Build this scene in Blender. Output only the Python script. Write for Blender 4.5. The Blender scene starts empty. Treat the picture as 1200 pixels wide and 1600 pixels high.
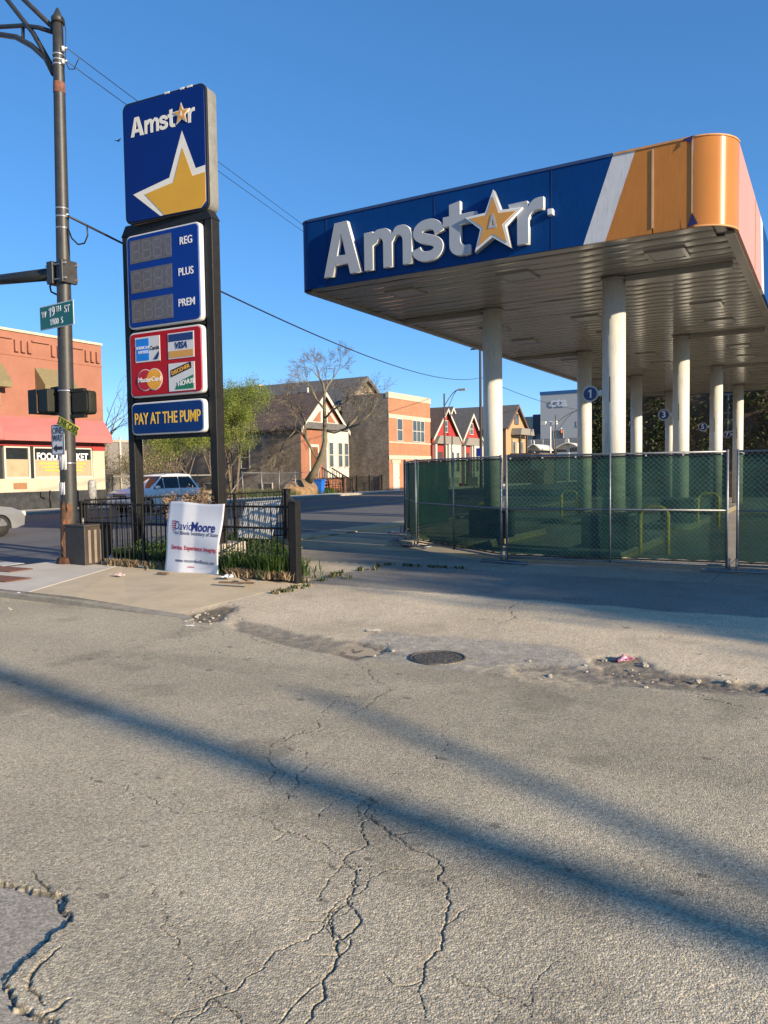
import bpy, bmesh, math, random
import numpy as np
from math import sin, cos, radians, pi, atan, atan2, sqrt
from mathutils import Vector, Matrix
C = bpy.context.scene
COL = C.collection
random.seed(7)
rng = np.random.default_rng(11)

# ---------------------------------------------------------------- camera
H = 1.65; PITCH = atan(62/1200); ROLL = atan(.0145); A = radians(30.3)
fv = Vector((0, cos(PITCH), -sin(PITCH))); r0 = Vector((1, 0, 0)); u0 = Vector((0, sin(PITCH), cos(PITCH)))
Rv = r0*cos(ROLL)-u0*sin(ROLL); Uv = u0*cos(ROLL)+r0*sin(ROLL)
cam = bpy.data.cameras.new('camera'); camo = bpy.data.objects.new('camera', cam); COL.objects.link(camo)
cam.sensor_fit = 'VERTICAL'; cam.sensor_height = 36; cam.lens = 27.0; cam.clip_end = 3000; cam.clip_start = .05
m = Matrix((( Rv.x, Uv.x, -fv.x, 0), (Rv.y, Uv.y, -fv.y, 0), (Rv.z, Uv.z, -fv.z, H), (0, 0, 0, 1)))
camo.matrix_world = m
C.camera = camo
# ---------------------------------------------------------------- light
SUN_EL = radians(16.5); SUN_AZ = atan2(.769, -.639)          # azimuth clockwise from +Y
world = bpy.data.worlds.new('World'); C.world = world; world.use_nodes = True
nt = world.node_tree; bg = nt.nodes['Background']
sky = nt.nodes.new('ShaderNodeTexSky'); sky.sky_type = 'NISHITA'; sky.sun_disc = False
sky.sun_elevation = SUN_EL; sky.sun_rotation = SUN_AZ
sky.air_density = .75; sky.dust_density = 0.0; sky.ozone_density = 4.2; sky.altitude = 1500
hs = nt.nodes.new('ShaderNodeHueSaturation'); hs.inputs['Saturation'].default_value = 1.32; hs.inputs['Hue'].default_value = .504; hs.inputs['Value'].default_value = 1.33
gm = nt.nodes.new('ShaderNodeGamma'); gm.inputs[1].default_value = .66; nt.links.new(sky.outputs[0], gm.inputs[0]); nt.links.new(gm.outputs[0], hs.inputs['Color']); nt.links.new(hs.outputs[0], bg.inputs[0]); bg.inputs[1].default_value = 0.15
sl = bpy.data.lights.new('sun', 'SUN'); so = bpy.data.objects.new('sun', sl); COL.objects.link(so)
sl.energy = 5.0; sl.angle = radians(.75); sl.color = (1.0, .83, .60)
sd = Vector((sin(SUN_AZ)*cos(SUN_EL), cos(SUN_AZ)*cos(SUN_EL), sin(SUN_EL)))
so.rotation_euler = sd.to_track_quat('Z', 'Y').to_euler(); so.location = (20, -20, 30)
C.view_settings.view_transform = 'Standard'; C.view_settings.look = 'None'; C.view_settings.gamma = 1
C.view_settings.exposure = 0.86
C.cycles.max_bounces = 8; C.cycles.transparent_max_bounces = 16

# ---------------------------------------------------------------- helpers
def S(p, q, z=0): return Vector((p*cos(A)+q*sin(A), -p*sin(A)+q*cos(A), z))
def PQ(v): return v.x*cos(A)-v.y*sin(A), v.x*sin(A)+v.y*cos(A)
def ray(x, y): return fv+Rv*((x-600)/1200)-Uv*((y-800)/1200)
def atq(x, y, q):            # photo point on the plane q -> (p, z)
    d = ray(x, y); k = q/PQ(d)[1]; v = d*k; return PQ(v)[0], v.z+H
def atp(x, y, p):            # photo point on the plane p -> (q, z)
    d = ray(x, y); k = p/PQ(d)[0]; v = d*k; return PQ(v)[1], v.z+H
def atz(x, y, z=0):
    d = ray(x, y); k = (z-H)/d.z; return PQ(d*k)

MATS = {}
def mat(name, col, rough=.6, metal=0., var=.12, vs=6., bump=0., bs=40., spec=.5, coat=0., col2=None):
    if name in MATS: return MATS[name]
    m = bpy.data.materials.new(name); m.use_nodes = True; t = m.node_tree; b = t.nodes['Principled BSDF']
    b.inputs['Roughness'].default_value = rough; b.inputs['Metallic'].default_value = metal
    b.inputs['Specular IOR Level'].default_value = spec; b.inputs['Coat Weight'].default_value = coat
    tc = t.nodes.new('ShaderNodeTexCoord')
    n = t.nodes.new('ShaderNodeTexNoise'); n.inputs['Scale'].default_value = vs; n.inputs['Detail'].default_value = 6
    n.inputs['Roughness'].default_value = .65
    t.links.new(tc.outputs['Object'], n.inputs['Vector'])
    r = t.nodes.new('ShaderNodeValToRGB'); c2 = col2 or tuple(c*(1-var*2) for c in col)
    r.color_ramp.elements[0].position = .3; r.color_ramp.elements[1].position = .62
    r.color_ramp.elements[0].color = (*c2, 1); r.color_ramp.elements[1].color = (*col, 1)
    t.links.new(n.outputs[0], r.inputs[0]); t.links.new(r.outputs[0], b.inputs['Base Color'])
    if bump:
        n2 = t.nodes.new('ShaderNodeTexNoise'); n2.inputs['Scale'].default_value = bs; n2.inputs['Detail'].default_value = 4
        t.links.new(tc.outputs['Object'], n2.inputs['Vector'])
        bu = t.nodes.new('ShaderNodeBump'); bu.inputs['Strength'].default_value = bump; bu.inputs['Distance'].default_value = .02
        t.links.new(n2.outputs[0], bu.inputs['Height']); t.links.new(bu.outputs[0], b.inputs['Normal'])
    MATS[name] = m; return m
def brickmat(name, c1, c2, mortar, scale=1., stain=.35, row=.075, bw=.21):
    if name in MATS: return MATS[name]
    m = bpy.data.materials.new(name); m.use_nodes = True; t = m.node_tree; b = t.nodes['Principled BSDF']
    b.inputs['Roughness'].default_value = .85
    tc = t.nodes.new('ShaderNodeTexCoord'); sp = t.nodes.new('ShaderNodeSeparateXYZ'); t.links.new(tc.outputs['Object'], sp.inputs[0])
    ad = t.nodes.new('ShaderNodeMath'); t.links.new(sp.outputs[0], ad.inputs[0]); t.links.new(sp.outputs[1], ad.inputs[1])
    cb = t.nodes.new('ShaderNodeCombineXYZ'); t.links.new(ad.outputs[0], cb.inputs[0]); t.links.new(sp.outputs[2], cb.inputs[1])
    br = t.nodes.new('ShaderNodeTexBrick'); t.links.new(cb.outputs[0], br.inputs['Vector'])
    br.inputs['Scale'].default_value = scale; br.inputs['Brick Width'].default_value = bw; br.inputs['Row Height'].default_value = row
    br.inputs['Mortar Size'].default_value = .008; br.inputs['Color1'].default_value = (*c1, 1); br.inputs['Color2'].default_value = (*c2, 1)
    br.inputs['Mortar'].default_value = (*mortar, 1)
    n = t.nodes.new('ShaderNodeTexNoise'); n.inputs['Scale'].default_value = .9; n.inputs['Detail'].default_value = 8; n.inputs['Roughness'].default_value = .75
    t.links.new(tc.outputs['Object'], n.inputs['Vector'])
    r = t.nodes.new('ShaderNodeValToRGB'); r.color_ramp.elements[0].position = .35; r.color_ramp.elements[1].position = .65
    v = 1-stain; r.color_ramp.elements[0].color = (v, v, v, 1); r.color_ramp.elements[1].color = (1.1, 1.1, 1.1, 1)
    t.links.new(n.outputs[0], r.inputs[0])
    mx = t.nodes.new('ShaderNodeMix'); mx.data_type = 'RGBA'; mx.blend_type = 'MULTIPLY'; mx.inputs[0].default_value = 1
    t.links.new(br.outputs[0], mx.inputs[6]); t.links.new(r.outputs[0], mx.inputs[7]); t.links.new(mx.outputs[2], b.inputs['Base Color'])
    bu = t.nodes.new('ShaderNodeBump'); bu.inputs['Strength'].default_value = .4; bu.inputs['Distance'].default_value = .01
    t.links.new(br.outputs[1], bu.inputs['Height']); bu.invert = True; t.links.new(bu.outputs[0], b.inputs['Normal'])
    MATS[name] = m; return m

class MB:
    def __init__(s): s.v = []; s.f = []; s.mi = []; s.sm = []
    def add(s, vs, fs, mi=0, sm=False):
        o = len(s.v); s.v += [tuple(v) for v in vs]; s.f += [tuple(i+o for i in f) for f in fs]; s.mi += [mi]*len(fs); s.sm += [sm]*len(fs); return s
    def box(s, x0, x1, y0, y1, z0, z1, mi=0):
        return s.add([(x0,y0,z0),(x1,y0,z0),(x1,y1,z0),(x0,y1,z0),(x0,y0,z1),(x1,y0,z1),(x1,y1,z1),(x0,y1,z1)],
              [(0,3,2,1),(4,5,6,7),(0,1,5,4),(1,2,6,5),(2,3,7,6),(3,0,4,7)], mi)
    def prism(s, poly, axis, a, b, mi=0):      # extrude 2-D polygon along axis between a and b
        n = len(poly)
        def P(u, w, t): return {'x':(t,u,w),'y':(u,t,w),'z':(u,w,t)}[axis]
        vs = [P(u,w,a) for u,w in poly]+[P(u,w,b) for u,w in poly]
        fs = [tuple(range(n))[::-1], tuple(range(n,2*n))]+[(i,(i+1)%n,(i+1)%n+n,i+n) for i in range(n)]
        return s.add(vs, fs, mi)
    def tube(s, pts, rad, n=8, mi=0, cap=True):
        pts = [Vector(p) for p in pts]
        if not hasattr(rad, '__len__'): rad = [rad]*len(pts)
        vs = []; prev = None
        for i, p in enumerate(pts):
            d = (pts[min(i+1,len(pts)-1)]-pts[max(i-1,0)])
            if d.length < 1e-9: d = Vector((0,0,1))
            d.normalize()
            if prev is None:
                up = Vector((0,0,1)) if abs(d.z) < .9 else Vector((1,0,0)); x = d.cross(up).normalized()
            else:
                x = prev-d*prev.dot(d)
                if x.length < 1e-6: x = d.orthogonal()
                x.normalize()
            prev = x; y = d.cross(x)
            for k in range(n):
                a = 2*pi*k/n; vs.append(p+(x*cos(a)+y*sin(a))*rad[i])
        fs = []
        for i in range(len(pts)-1):
            for k in range(n):
                fs.append((i*n+k, i*n+(k+1)%n, (i+1)*n+(k+1)%n, (i+1)*n+k))
        s.add(vs, fs, mi, n > 4)
        if cap:
            o = len(s.v)-len(vs)
            s.f += [tuple(o+k for k in range(n))[::-1], tuple(o+(len(pts)-1)*n+k for k in range(n))]; s.mi += [mi]*2; s.sm += [False]*2
        return s
    def cyl(s, p0, p1, r, n=16, mi=0): return s.tube([p0, p1], r, n, mi)
    def build(s, name, mats, parent=None, bev=0, smooth=None):
        me = bpy.data.meshes.new(name); me.from_pydata(s.v, [], s.f)
        for mm in (mats if isinstance(mats, (list, tuple)) else [mats]): me.materials.append(mm)
        me.polygons.foreach_set('material_index', s.mi)
        me.polygons.foreach_set('use_smooth', s.sm if smooth is None else [smooth]*len(s.f))
        me.update(); o = bpy.data.objects.new(name, me); COL.objects.link(o)
        if parent: o.parent = parent
        if bev:
            b = o.modifiers.new('bevel', 'BEVEL'); b.width = bev; b.segments = 2; b.limit_method = 'ANGLE'; b.angle_limit = radians(40)
        return o
def tag(o, label=None, cat=None, group=None, kind=None):
    if label: o['label'] = label
    if cat: o['category'] = cat
    if group: o['group'] = group
    if kind: o['kind'] = kind
    return o
def thing(name, label, cat, p, q, z=0, rot=0, group=None):
    o = bpy.data.objects.new(name, None); COL.objects.link(o); o.empty_display_size = .2
    o.location = S(p, q, z); o.rotation_euler = (0, 0, -A+rot)
    return tag(o, label, cat, group)
def place(o, p, q, z=0, rot=0): o.location = S(p, q, z); o.rotation_euler = (0, 0, -A+rot); return o
def copy_tree(o, parent=None):
    c = o.copy(); COL.objects.link(c)
    if parent: c.parent = parent
    for ch in [x for x in COL.objects if x.parent == o]: copy_tree(ch, c)
    return c
def curve_mesh(splines, extrude=0., bevel=0.):
    cu = bpy.data.curves.new('tmp', 'CURVE'); cu.dimensions = '2D'; cu.fill_mode = 'BOTH'; cu.extrude = extrude; cu.bevel_depth = bevel; cu.bevel_resolution = 1
    for sp in splines:
        s = cu.splines.new('POLY'); s.points.add(len(sp)-1)
        for i, (x, y) in enumerate(sp): s.points[i].co = (x, y, 0, 1)
        s.use_cyclic_u = True
    o = bpy.data.objects.new('tmp', cu); COL.objects.link(o)
    me = bpy.data.meshes.new_from_object(o.evaluated_get(bpy.context.evaluated_depsgraph_get()))
    bpy.data.objects.remove(o); bpy.data.curves.remove(cu); return me
def text(name, s, material, parent, loc, size, rz=0, bold=0., xs=1., ext=.002, align='CENTER', tilt=0, warp=None, shear=0, track=1.):
    cu = bpy.data.curves.new('tmp', 'FONT'); cu.body = s; cu.size = 1; cu.align_x = align; cu.align_y = 'CENTER'
    cu.offset = bold; cu.extrude = ext/size; cu.resolution_u = 4; cu.shear = shear; cu.space_character = track
    o = bpy.data.objects.new('tmp', cu); COL.objects.link(o)
    me = bpy.data.meshes.new_from_object(o.evaluated_get(bpy.context.evaluated_depsgraph_get()))
    bpy.data.objects.remove(o); bpy.data.curves.remove(cu)
    for v in me.vertices:
        x, y, z = v.co; x *= size*xs; y *= size; z *= size
        x, y = x*cos(tilt)-y*sin(tilt), x*sin(tilt)+y*cos(tilt)
        X, Y, Z = x, -z, y
        if warp: Y += warp(loc[0]+X, loc[2]+Z)
        v.co = (X, Y, Z)
    me.name = name; me.materials.clear(); me.materials.append(material)
    t = bpy.data.objects.new(name, me); COL.objects.link(t); t.parent = parent; t.location = loc; t.rotation_euler = (0, 0, rz); return t
def shape(name, splines, material, parent, loc, ext=.01, bevel=0., rz=0, scale=1., tilt=0):   # 2-D outline standing upright, facing -y
    me = curve_mesh([[(x*scale*cos(tilt)-y*scale*sin(tilt), x*scale*sin(tilt)+y*scale*cos(tilt)) for x, y in sp] for sp in splines], ext, bevel)
    for v in me.vertices:
        x, y, z = v.co; v.co = (x, -z, y)
    me.name = name; me.materials.clear(); me.materials.append(material)
    o = bpy.data.objects.new(name, me); COL.objects.link(o); o.parent = parent; o.location = loc; o.rotation_euler = (0, 0, rz); return o
def rrect(x0, x1, y0, y1, r, n=5):
    out = []
    for cx, cy, a0 in ((x1-r,y1-r,0),(x0+r,y1-r,90),(x0+r,y0+r,180),(x1-r,y0+r,270)):
        for k in range(n+1):
            a = radians(a0+90*k/n); out.append((cx+r*cos(a), cy+r*sin(a)))
    return out
def star(R, r, cx=0, cy=0, rot=0):
    return [(cx+(R if k%2==0 else r)*cos(pi/2+rot+k*pi/5), cy+(R if k%2==0 else r)*sin(pi/2+rot+k*pi/5)) for k in range(10)]
def arc(cx, cy, rx, ry, a0, a1, n=10): return [(cx+rx*cos(radians(a0+(a1-a0)*k/n)), cy+ry*sin(radians(a0+(a1-a0)*k/n))) for k in range(n+1)]

# value noise
def vnoise(x, y, seed=0):
    xi = np.floor(x).astype(np.int64); yi = np.floor(y).astype(np.int64); xf = x-xi; yf = y-yi
    def h(a, b):
        n = (a*374761393+b*668265263+seed*1274126177) & 0xffffffff
        n = ((n ^ (n >> 13))*1274126177) & 0xffffffff
        return ((n ^ (n >> 16)) & 0xffff)/65535.
    u = xf*xf*(3-2*xf); v = yf*yf*(3-2*yf)
    return (h(xi,yi)*(1-u)+h(xi+1,yi)*u)*(1-v)+(h(xi,yi+1)*(1-u)+h(xi+1,yi+1)*u)*v
def fbm(x, y, o=4, seed=0): return sum(vnoise(x*2**k, y*2**k, seed+k)*.5**k for k in range(o))/sum(.5**k for k in range(o))

# ---------------------------------------------------------------- materials
white_paint = mat('white_paint', (.64,.62,.55), .35, var=.05, vs=3)
col_paint = mat('column_paint', (.64,.62,.55), .4, var=.05, vs=3)
def grime(m_, amt=.55, top=1.4):
    t = m_.node_tree; b = t.nodes['Principled BSDF']; src = b.inputs['Base Color'].links[0].from_socket
    tc = t.nodes.new('ShaderNodeTexCoord'); mp = t.nodes.new('ShaderNodeMapping'); mp.inputs['Scale'].default_value = (9,9,.7); n = t.nodes.new('ShaderNodeTexNoise'); n.inputs['Detail'].default_value = 5
    t.links.new(tc.outputs['Object'], mp.inputs[0]); t.links.new(mp.outputs[0], n.inputs[0])
    r = t.nodes.new('ShaderNodeMapRange'); r.inputs[1].default_value = .5; r.inputs[2].default_value = .78; r.inputs[3].default_value = 1; r.inputs[4].default_value = 1-amt; t.links.new(n.outputs[0], r.inputs[0])
    mx = t.nodes.new('ShaderNodeVectorMath'); mx.operation = 'SCALE'; t.links.new(src, mx.inputs[0]); t.links.new(r.outputs[0], mx.inputs['Scale']); t.links.new(mx.outputs[0], b.inputs['Base Color'])
grime(col_paint, .3)
fascia_blue = mat('fascia_blue', (.0012,.044,.19), .55, spec=.12, var=.06, vs=1.5)
fascia_orange = mat('fascia_orange', (.50,.19,.035), .45, spec=.3, var=.05, vs=1.5)
fascia_white = mat('fascia_white', (.62,.62,.62), .4, var=.05)
letter_face = mat('letter_face', (.36,.39,.43), .5, spec=.3, var=.03)
letter_side = mat('letter_side', (.72,.72,.69), .4, var=.02)
gold = mat('gold', (.62,.30,.06), .4, var=.05)
black_metal = mat('black_metal', (.016,.015,.014), .5, 0, spec=.3, var=.2, vs=9, bump=.15)
dark_cab = mat('dark_cabinet', (.022,.022,.024), .38, .1, var=.15, vs=4)
galv = mat('galvanised_steel', (.27,.28,.29), .5, .6, var=.15, vs=20)
glassd = mat('dark_glass', (.02,.025,.03), .08, var=.1, spec=.8)
concrete = mat('concrete', (.40,.36,.29), .9, var=.12, vs=2.5, bump=.4, bs=60)
plastic_white = mat('white_plastic', (.62,.62,.62), .4, var=.03)
txt_white = mat('white_lettering', (.8,.8,.8), .5, var=.02)
txt_black = mat('black_lettering', (.015,.015,.015), .5, var=.02)
yellow_l = mat('yellow_lettering', (.80,.50,.05), .5, var=.02)
rubber = mat('rubber', (.02,.02,.02), .8, var=.1)
cream = mat('cream_paint', (.46,.42,.31), .75, var=.08, vs=2)
white_trim = mat('white_trim', (.54,.51,.43), .6, var=.06)
slate = mat('grey_shingles', (.13,.125,.12), .9, var=.2, vs=4, bump=.4, bs=15)
brown_shing = mat('brown_shingles', (.13,.09,.075), .9, var=.22, vs=4, bump=.4, bs=15)
bark = mat('bark', (.17,.13,.095), .9, var=.25, vs=8, bump=.6, bs=30)
pale_bark = mat('pale_bark', (.20,.17,.11), .9, var=.2, vs=5, bump=.5, bs=20)
curtain = mat('window_glass', (.07,.08,.085), .12, var=.3, vs=1.5, spec=.8)

# ---------------------------------------------------------------- near ground (road, apron and lot in one uneven sheet)
def near_ground():
    NR, NC = 860, 800
    iy = np.linspace(1/1.85, 1/14.5, NR); Y = (1/iy)[:, None]*np.ones((1, NC))
    X = np.linspace(-.62, .62, NC)[None, :]*Y
    p = X*cos(A)-Y*sin(A); q = X*sin(A)+Y*cos(A)
    z = .012*(fbm(p*.6, q*.6, 3, 3)-.5)+.004*(fbm(p*7, q*7, 3, 9)-.5)
    near = np.clip(1-(Y-3)/6, 0, 1)
    agg = vnoise(p*75, q*75, 21)*.6+vnoise(p*150, q*150, 22)*.4
    # zones
    wob = .10*(fbm(p*2.2, q*2.2, 4, 31)-.5)*2+.03*(fbm(p*12, q*12, 2, 33)-.5)
    edge = np.interp(p, [-20,-6.6,-5,-4.09,-3.2,-2.25,-.39,4], [6.5,6.45,6.2,6.0,5.89,5.89,6.23,6.6])
    road = 1/(1+np.exp((q-edge-wob)/.02))
    patch = np.clip((q-9.25-wob*1.5)/.1, 0, 1)*np.clip((11.8+.02*wob-q)/.04, 0, 1)*np.clip((p+7.0)/.1, 0, 1)
    slab = np.clip((q-11.8)/.03, 0, 1)
    ave = np.clip((-12.35-p)/.1, 0, 1)
    base_road = np.array([.50,.43,.305]); base_apron = np.array([.62,.51,.35]); base_patch = np.array([.27,.245,.205]); base_slab = np.array([.34,.30,.235]); base_ave = np.array([.15,.15,.15])
    col = base_road*road[..., None]+base_apron*(1-road)[..., None]
    col = col*(1-patch[..., None])+base_patch*patch[..., None]
    col = col*(1-slab[..., None])+base_slab*slab[..., None]
    col = col*(1-ave[..., None])+base_ave*ave[..., None]
    # broad tonal drift and tyre lanes
    col *= (.80+.40*fbm(p*.9, q*.9, 5, 41))[..., None]
    col *= (1-.16*np.clip((fbm(p*.45+4, q*1.6, 4, 47)-.5)*5, 0, 1)*road)[..., None]
    col *= (1+.05*(fbm(p*22, q*22, 3, 49)-.5)*2)[..., None]
    col *= (1-.10*road*np.exp(-((q-4.6-.3*wob)/.5)**2)-.08*road*np.exp(-((q-3.1)/.45)**2))[..., None]
    # an old resurfaced patch with a ragged seam, and tyre polish
    pm = 1/(1+np.exp(-((q-1.9-.25*(p+3.5)) + .10*(fbm(p*2.5, q*2.5, 4, 91)-.5)*2)/.015))
    col = col*(1-.055*(pm*road))[..., None]
    col = col*(1-.22*np.clip((fbm(p*1.7+7, q*1.7, 5, 93)-.60)*9, 0, 1)*road)[..., None]
    # oil spots
    sp = np.zeros_like(p)
    for _ in range(110):
        cy = random.uniform(2.2, 8); cx = random.uniform(-.55,.55)*cy; cp = cx*cos(A)-cy*sin(A); cq = cx*sin(A)+cy*cos(A)
        r = random.uniform(.004,.014)*(1+cy/5); mk = (abs(p-cp) < .2)&(abs(q-cq) < .2)
        d = np.sqrt(((p[mk]-cp)/1.5)**2+(q[mk]-cq)**2)+.012*(vnoise(p[mk]*60, q[mk]*60, 5)-.5)
        sp[mk] = np.maximum(sp[mk], np.clip((r-d)/.008, 0, 1))
    col *= (1-.48*sp)[..., None]
    # cracks
    def crackline(px, jit=.5, sub=4):
        pts = [Vector((*atz(x, y), 0)) for x, y in px]
        for k in range(sub):
            out = []
            for a, b in zip(pts[:-1], pts[1:]):
                mid = (a+b)/2; L = (b-a).length; nrm = Vector((-(b-a).y, (b-a).x, 0))
                out += [a, mid+nrm*random.uniform(-.22,.22)*jit]
            pts = out+[pts[-1]]
        return [(v.x, v.y) for v in pts]
    dist = np.full(p.shape, 9.); wid = np.full(p.shape, .01)
    def stamp(poly, w, taper=True):
        n = len(poly)
        for i in range(n-1):
            (ax, ay), (bx, by) = poly[i], poly[i+1]
            ww = w*(.55+.7*random.random())*(min(1, .35+3*min(i, n-1-i)/n) if taper else 1)
            mk = (p > min(ax,bx)-.12)&(p < max(ax,bx)+.12)&(q > min(ay,by)-.12)&(q < max(ay,by)+.12)
            if not mk.any(): continue
            P = p[mk]; Q = q[mk]; L2 = (bx-ax)**2+(by-ay)**2+1e-12
            t = np.clip(((P-ax)*(bx-ax)+(Q-ay)*(by-ay))/L2, 0, 1)
            d = np.sqrt((P-ax-t*(bx-ax))**2+(Q-ay-t*(by-ay))**2)/ww
            dist[mk] = np.minimum(dist[mk], d)
    main = [([(548,1090),(500,1135),(455,1150),(425,1195),(420,1218),(432,1230)],.008),
            ([(448,1255),(465,1225),(492,1190),(480,1175),(440,1165)],.006),
            ([(515,1230),(560,1240),(585,1252),(570,1275),(605,1300),(640,1325),(685,1350),(698,1400),(690,1455),(665,1510),(655,1540),(672,1600)],.0085),
            ([(585,1252),(566,1285),(575,1320),(540,1335),(556,1370),(550,1400),(575,1350)],.007),
            ([(385,1275),(430,1295),(500,1315),(540,1335)],.006),
            ([(556,1370),(560,1430),(525,1470),(515,1520),(490,1575),(470,1610)],.011),
            ([(550,1400),(520,1425),(525,1470)],.006),
            ([(120,1200),(155,1222),(220,1245),(290,1270),(380,1275)],.005),
            ([(520,1425),(480,1470),(400,1520),(330,1560),(270,1610)],.006),
            ([(330,1560),(360,1580),(380,1610)],.004), ([(700,1520),(760,1545),(830,1590)],.004),
            ([(560,1280),(610,1270)],.003), ([(540,1010),(560,1040),(610,1075),(560,1110),(540,1120)],.009),
            ([(300,965),(330,985),(400,1000),(460,1010),(480,1030)],.009), ([(280,985),(350,1020),(430,1045)],.007),
            ([(1000,1065),(1090,1085),(1200,1110)],.010), ([(770,975),(800,955),(830,940)],.014), ([(800,950),(870,935),(930,940)],.012),
            ([(350,935),(380,950),(340,965)],.01), ([(1040,960),(1120,985),(1200,990)],.007),
            ([(180,1340),(240,1400),(250,1450),(330,1560)],.003), ([(700,1130),(690,1200)],.003)]
    for px, w in main:
        cl = crackline(px, .8, 5); stamp(cl, w*.42)
        for _ in range(max(2, len(cl)//38)):          # fine side branches
            i = random.randrange(len(cl)); x, y = cl[i]; a_ = random.uniform(0, 2*pi); br_ = [(x, y)]
            for k_ in range(random.randint(5, 16)):
                a_ += random.uniform(-.6,.6); x += .028*cos(a_); y += .028*sin(a_); br_.append((x, y))
            stamp(br_, w*.25)
    rim = crackline([(-40,1372),(0,1378),(40,1385),(75,1395),(108,1425),(95,1450),(60,1480),(30,1505),(10,1530),(22,1560),(60,1585),(95,1615)], .8)
    stamp(rim, .009, False)
    for px in ([(50,1360),(90,1400),(112,1440)], [(95,1480),(60,1510),(45,1545),(70,1570)], [(110,1560),(60,1590)]): stamp(crackline(px), .008)
    cr = np.clip(1.15-dist, 0, 1); halo = np.clip(1-dist/3.5, 0, 1)
    z = z-.007*cr**.8
    col = col*(1-.72*cr[..., None])*(1-.10*halo*(vnoise(p*30,q*30,7) > .45))[..., None]
    # lost top layer bottom left
    def inside(poly):
        ins = np.zeros(p.shape, bool); n = len(poly)
        for i in range(n):
            x1, y1 = poly[i]; x2, y2 = poly[(i+1) % n]
            c = ((y1 > q+wob_h) != (y2 > q+wob_h)); xx = (x2-x1)*(q+wob_h-y1)/((y2-y1) if abs(y2-y1) > 1e-9 else 1e-9)+x1
            ins ^= c & (p+wob_h < xx)
        return ins
    wob_h = .022*(fbm(p*38, q*38, 4, 61)-.5)*2
    def hsoft(a, k=1):
        a = a.astype(float); b_ = a.copy()
        b_[1:-1,1:-1] = (a[1:-1,1:-1]*4+a[:-2,1:-1]+a[2:,1:-1]+a[1:-1,:-2]+a[1:-1,2:])/8; return b_
    hole = inside(rim+[atz(60,1700), atz(-400,1700), atz(-400,1372)])
    col = np.where(hole[..., None], np.array([.38,.335,.265])*(.9+.2*fbm(p*5,q*5,3,77))[..., None], col)
    col = col*(1-.6*(cr*hole)[..., None])
    z = z-.014*hsoft(hole)
    # broken concrete along the road edge
    def soft(a, k):
        a = a.astype(float)
        for _ in range(2):
            for ax_ in (0, 1):
                c = np.cumsum(np.pad(a, [(k+1,k) if ax_ == 0 else (0,0), (k+1,k) if ax_ == 1 else (0,0)], mode='edge'), axis=ax_)
                a = (c[2*k+1:]-c[:-2*k-1])/(2*k+1) if ax_ == 0 else (c[:, 2*k+1:]-c[:, :-2*k-1])/(2*k+1)
        return a
    def blob(px, dep, colr, wb=.06, mixv=.8):
        nonlocal z, col
        poly = [atz(x, y) for x, y in px]
        ox = wb*(fbm(p*8, q*8, 3, 5)-.5)*2
        global_p = p
        ins = np.zeros(p.shape, bool); n = len(poly); PP = p+ox; QQ = q+ox[::-1, :]
        for i in range(n):
            x1, y1 = poly[i]; x2, y2 = poly[(i+1) % n]
            c = ((y1 > QQ) != (y2 > QQ)); xx = (x2-x1)*(QQ-y1)/((y2-y1) if abs(y2-y1) > 1e-9 else 1e-9)+x1
            ins ^= c & (PP < xx)
        rough = fbm(p*18, q*18, 3, 8)
        so_ = soft(ins, 2); sc_ = soft(ins, 1)[..., None]*mixv
        z = z-so_*dep*(.35+1.3*fbm(p*11, q*11, 4, 18))
        col = col*(1-sc_)+sc_*np.array(colr)*(.6+.8*rough)[..., None]
    blob([(520,1012),(600,985),(760,1000),(870,1010),(930,1040),(900,1062),(790,1052),(700,1048),(600,1030)], .004, (.38,.345,.285), .12, .75)
    blob([(800,1038),(930,1040),(1010,1052),(1200,1068),(1200,1086),(1000,1074),(900,1072),(820,1060)], .013, (.25,.215,.165), .1, .9)
    blob([(930,1028),(990,1026),(1040,1050),(1200,1066),(1200,1078),(1010,1066),(940,1056)], .014, (.20,.17,.13), .1, .85)
    blob([(288,962),(350,945),(372,948),(345,970),(310,972)], .02, (.16,.13,.09), .05, .9)
    blob([(370,968),(460,985),(560,1005),(620,1020),(520,1018),(420,1003),(360,985)], .012, (.24,.21,.16), .12, .8)
    blob([(690,1038),(800,1040),(905,1058),(960,1070),(880,1075),(780,1058)], -.010, (.50,.42,.29), .14, .6)
    blob([(520,1020),(560,1004),(620,1008),(560,1030)], .02, (.17,.14,.10), .08, .8)
    # joints in apron and lot slabs
    for pj in (-4.6, -1.5, 1.6, 4.7, 7.8):
        g = np.clip(1-abs(p-pj-.01*wob)/.012, 0, 1)*slab; z -= .01*g; col *= (1-.5*g)[..., None]
    g = np.clip(1-abs(q-11.8)/.02, 0, 1)*(p > -9); z -= .012*g; col *= (1-.6*g)[..., None]
    col *= (1-.25*np.clip(fbm(p*3, q*3, 4, 55)-.5, 0, 1)*2*(1-road))[..., None]
    # aggregate relief
    z = z+near*(agg-.5)*.0022*(1-hole*.8)*(road)+(agg-.5)*.004*(1-road)*(1-near)
    w = S(0,0)
    V = np.stack([X, Y, z], -1).reshape(-1, 3).astype(np.float32)
    idx = np.arange(NR*NC).reshape(NR, NC)
    # rows go outward: ccw order seen from above
    F = np.stack([idx[:-1,:-1], idx[:-1,1:], idx[1:,1:], idx[1:,:-1]], -1).reshape(-1, 4)
    me = bpy.data.meshes.new('road'); me.vertices.add(len(V)); me.vertices.foreach_set('co', V.ravel())
    me.loops.add(F.size); me.loops.foreach_set('vertex_index', F.ravel().astype(np.int32))
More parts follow.
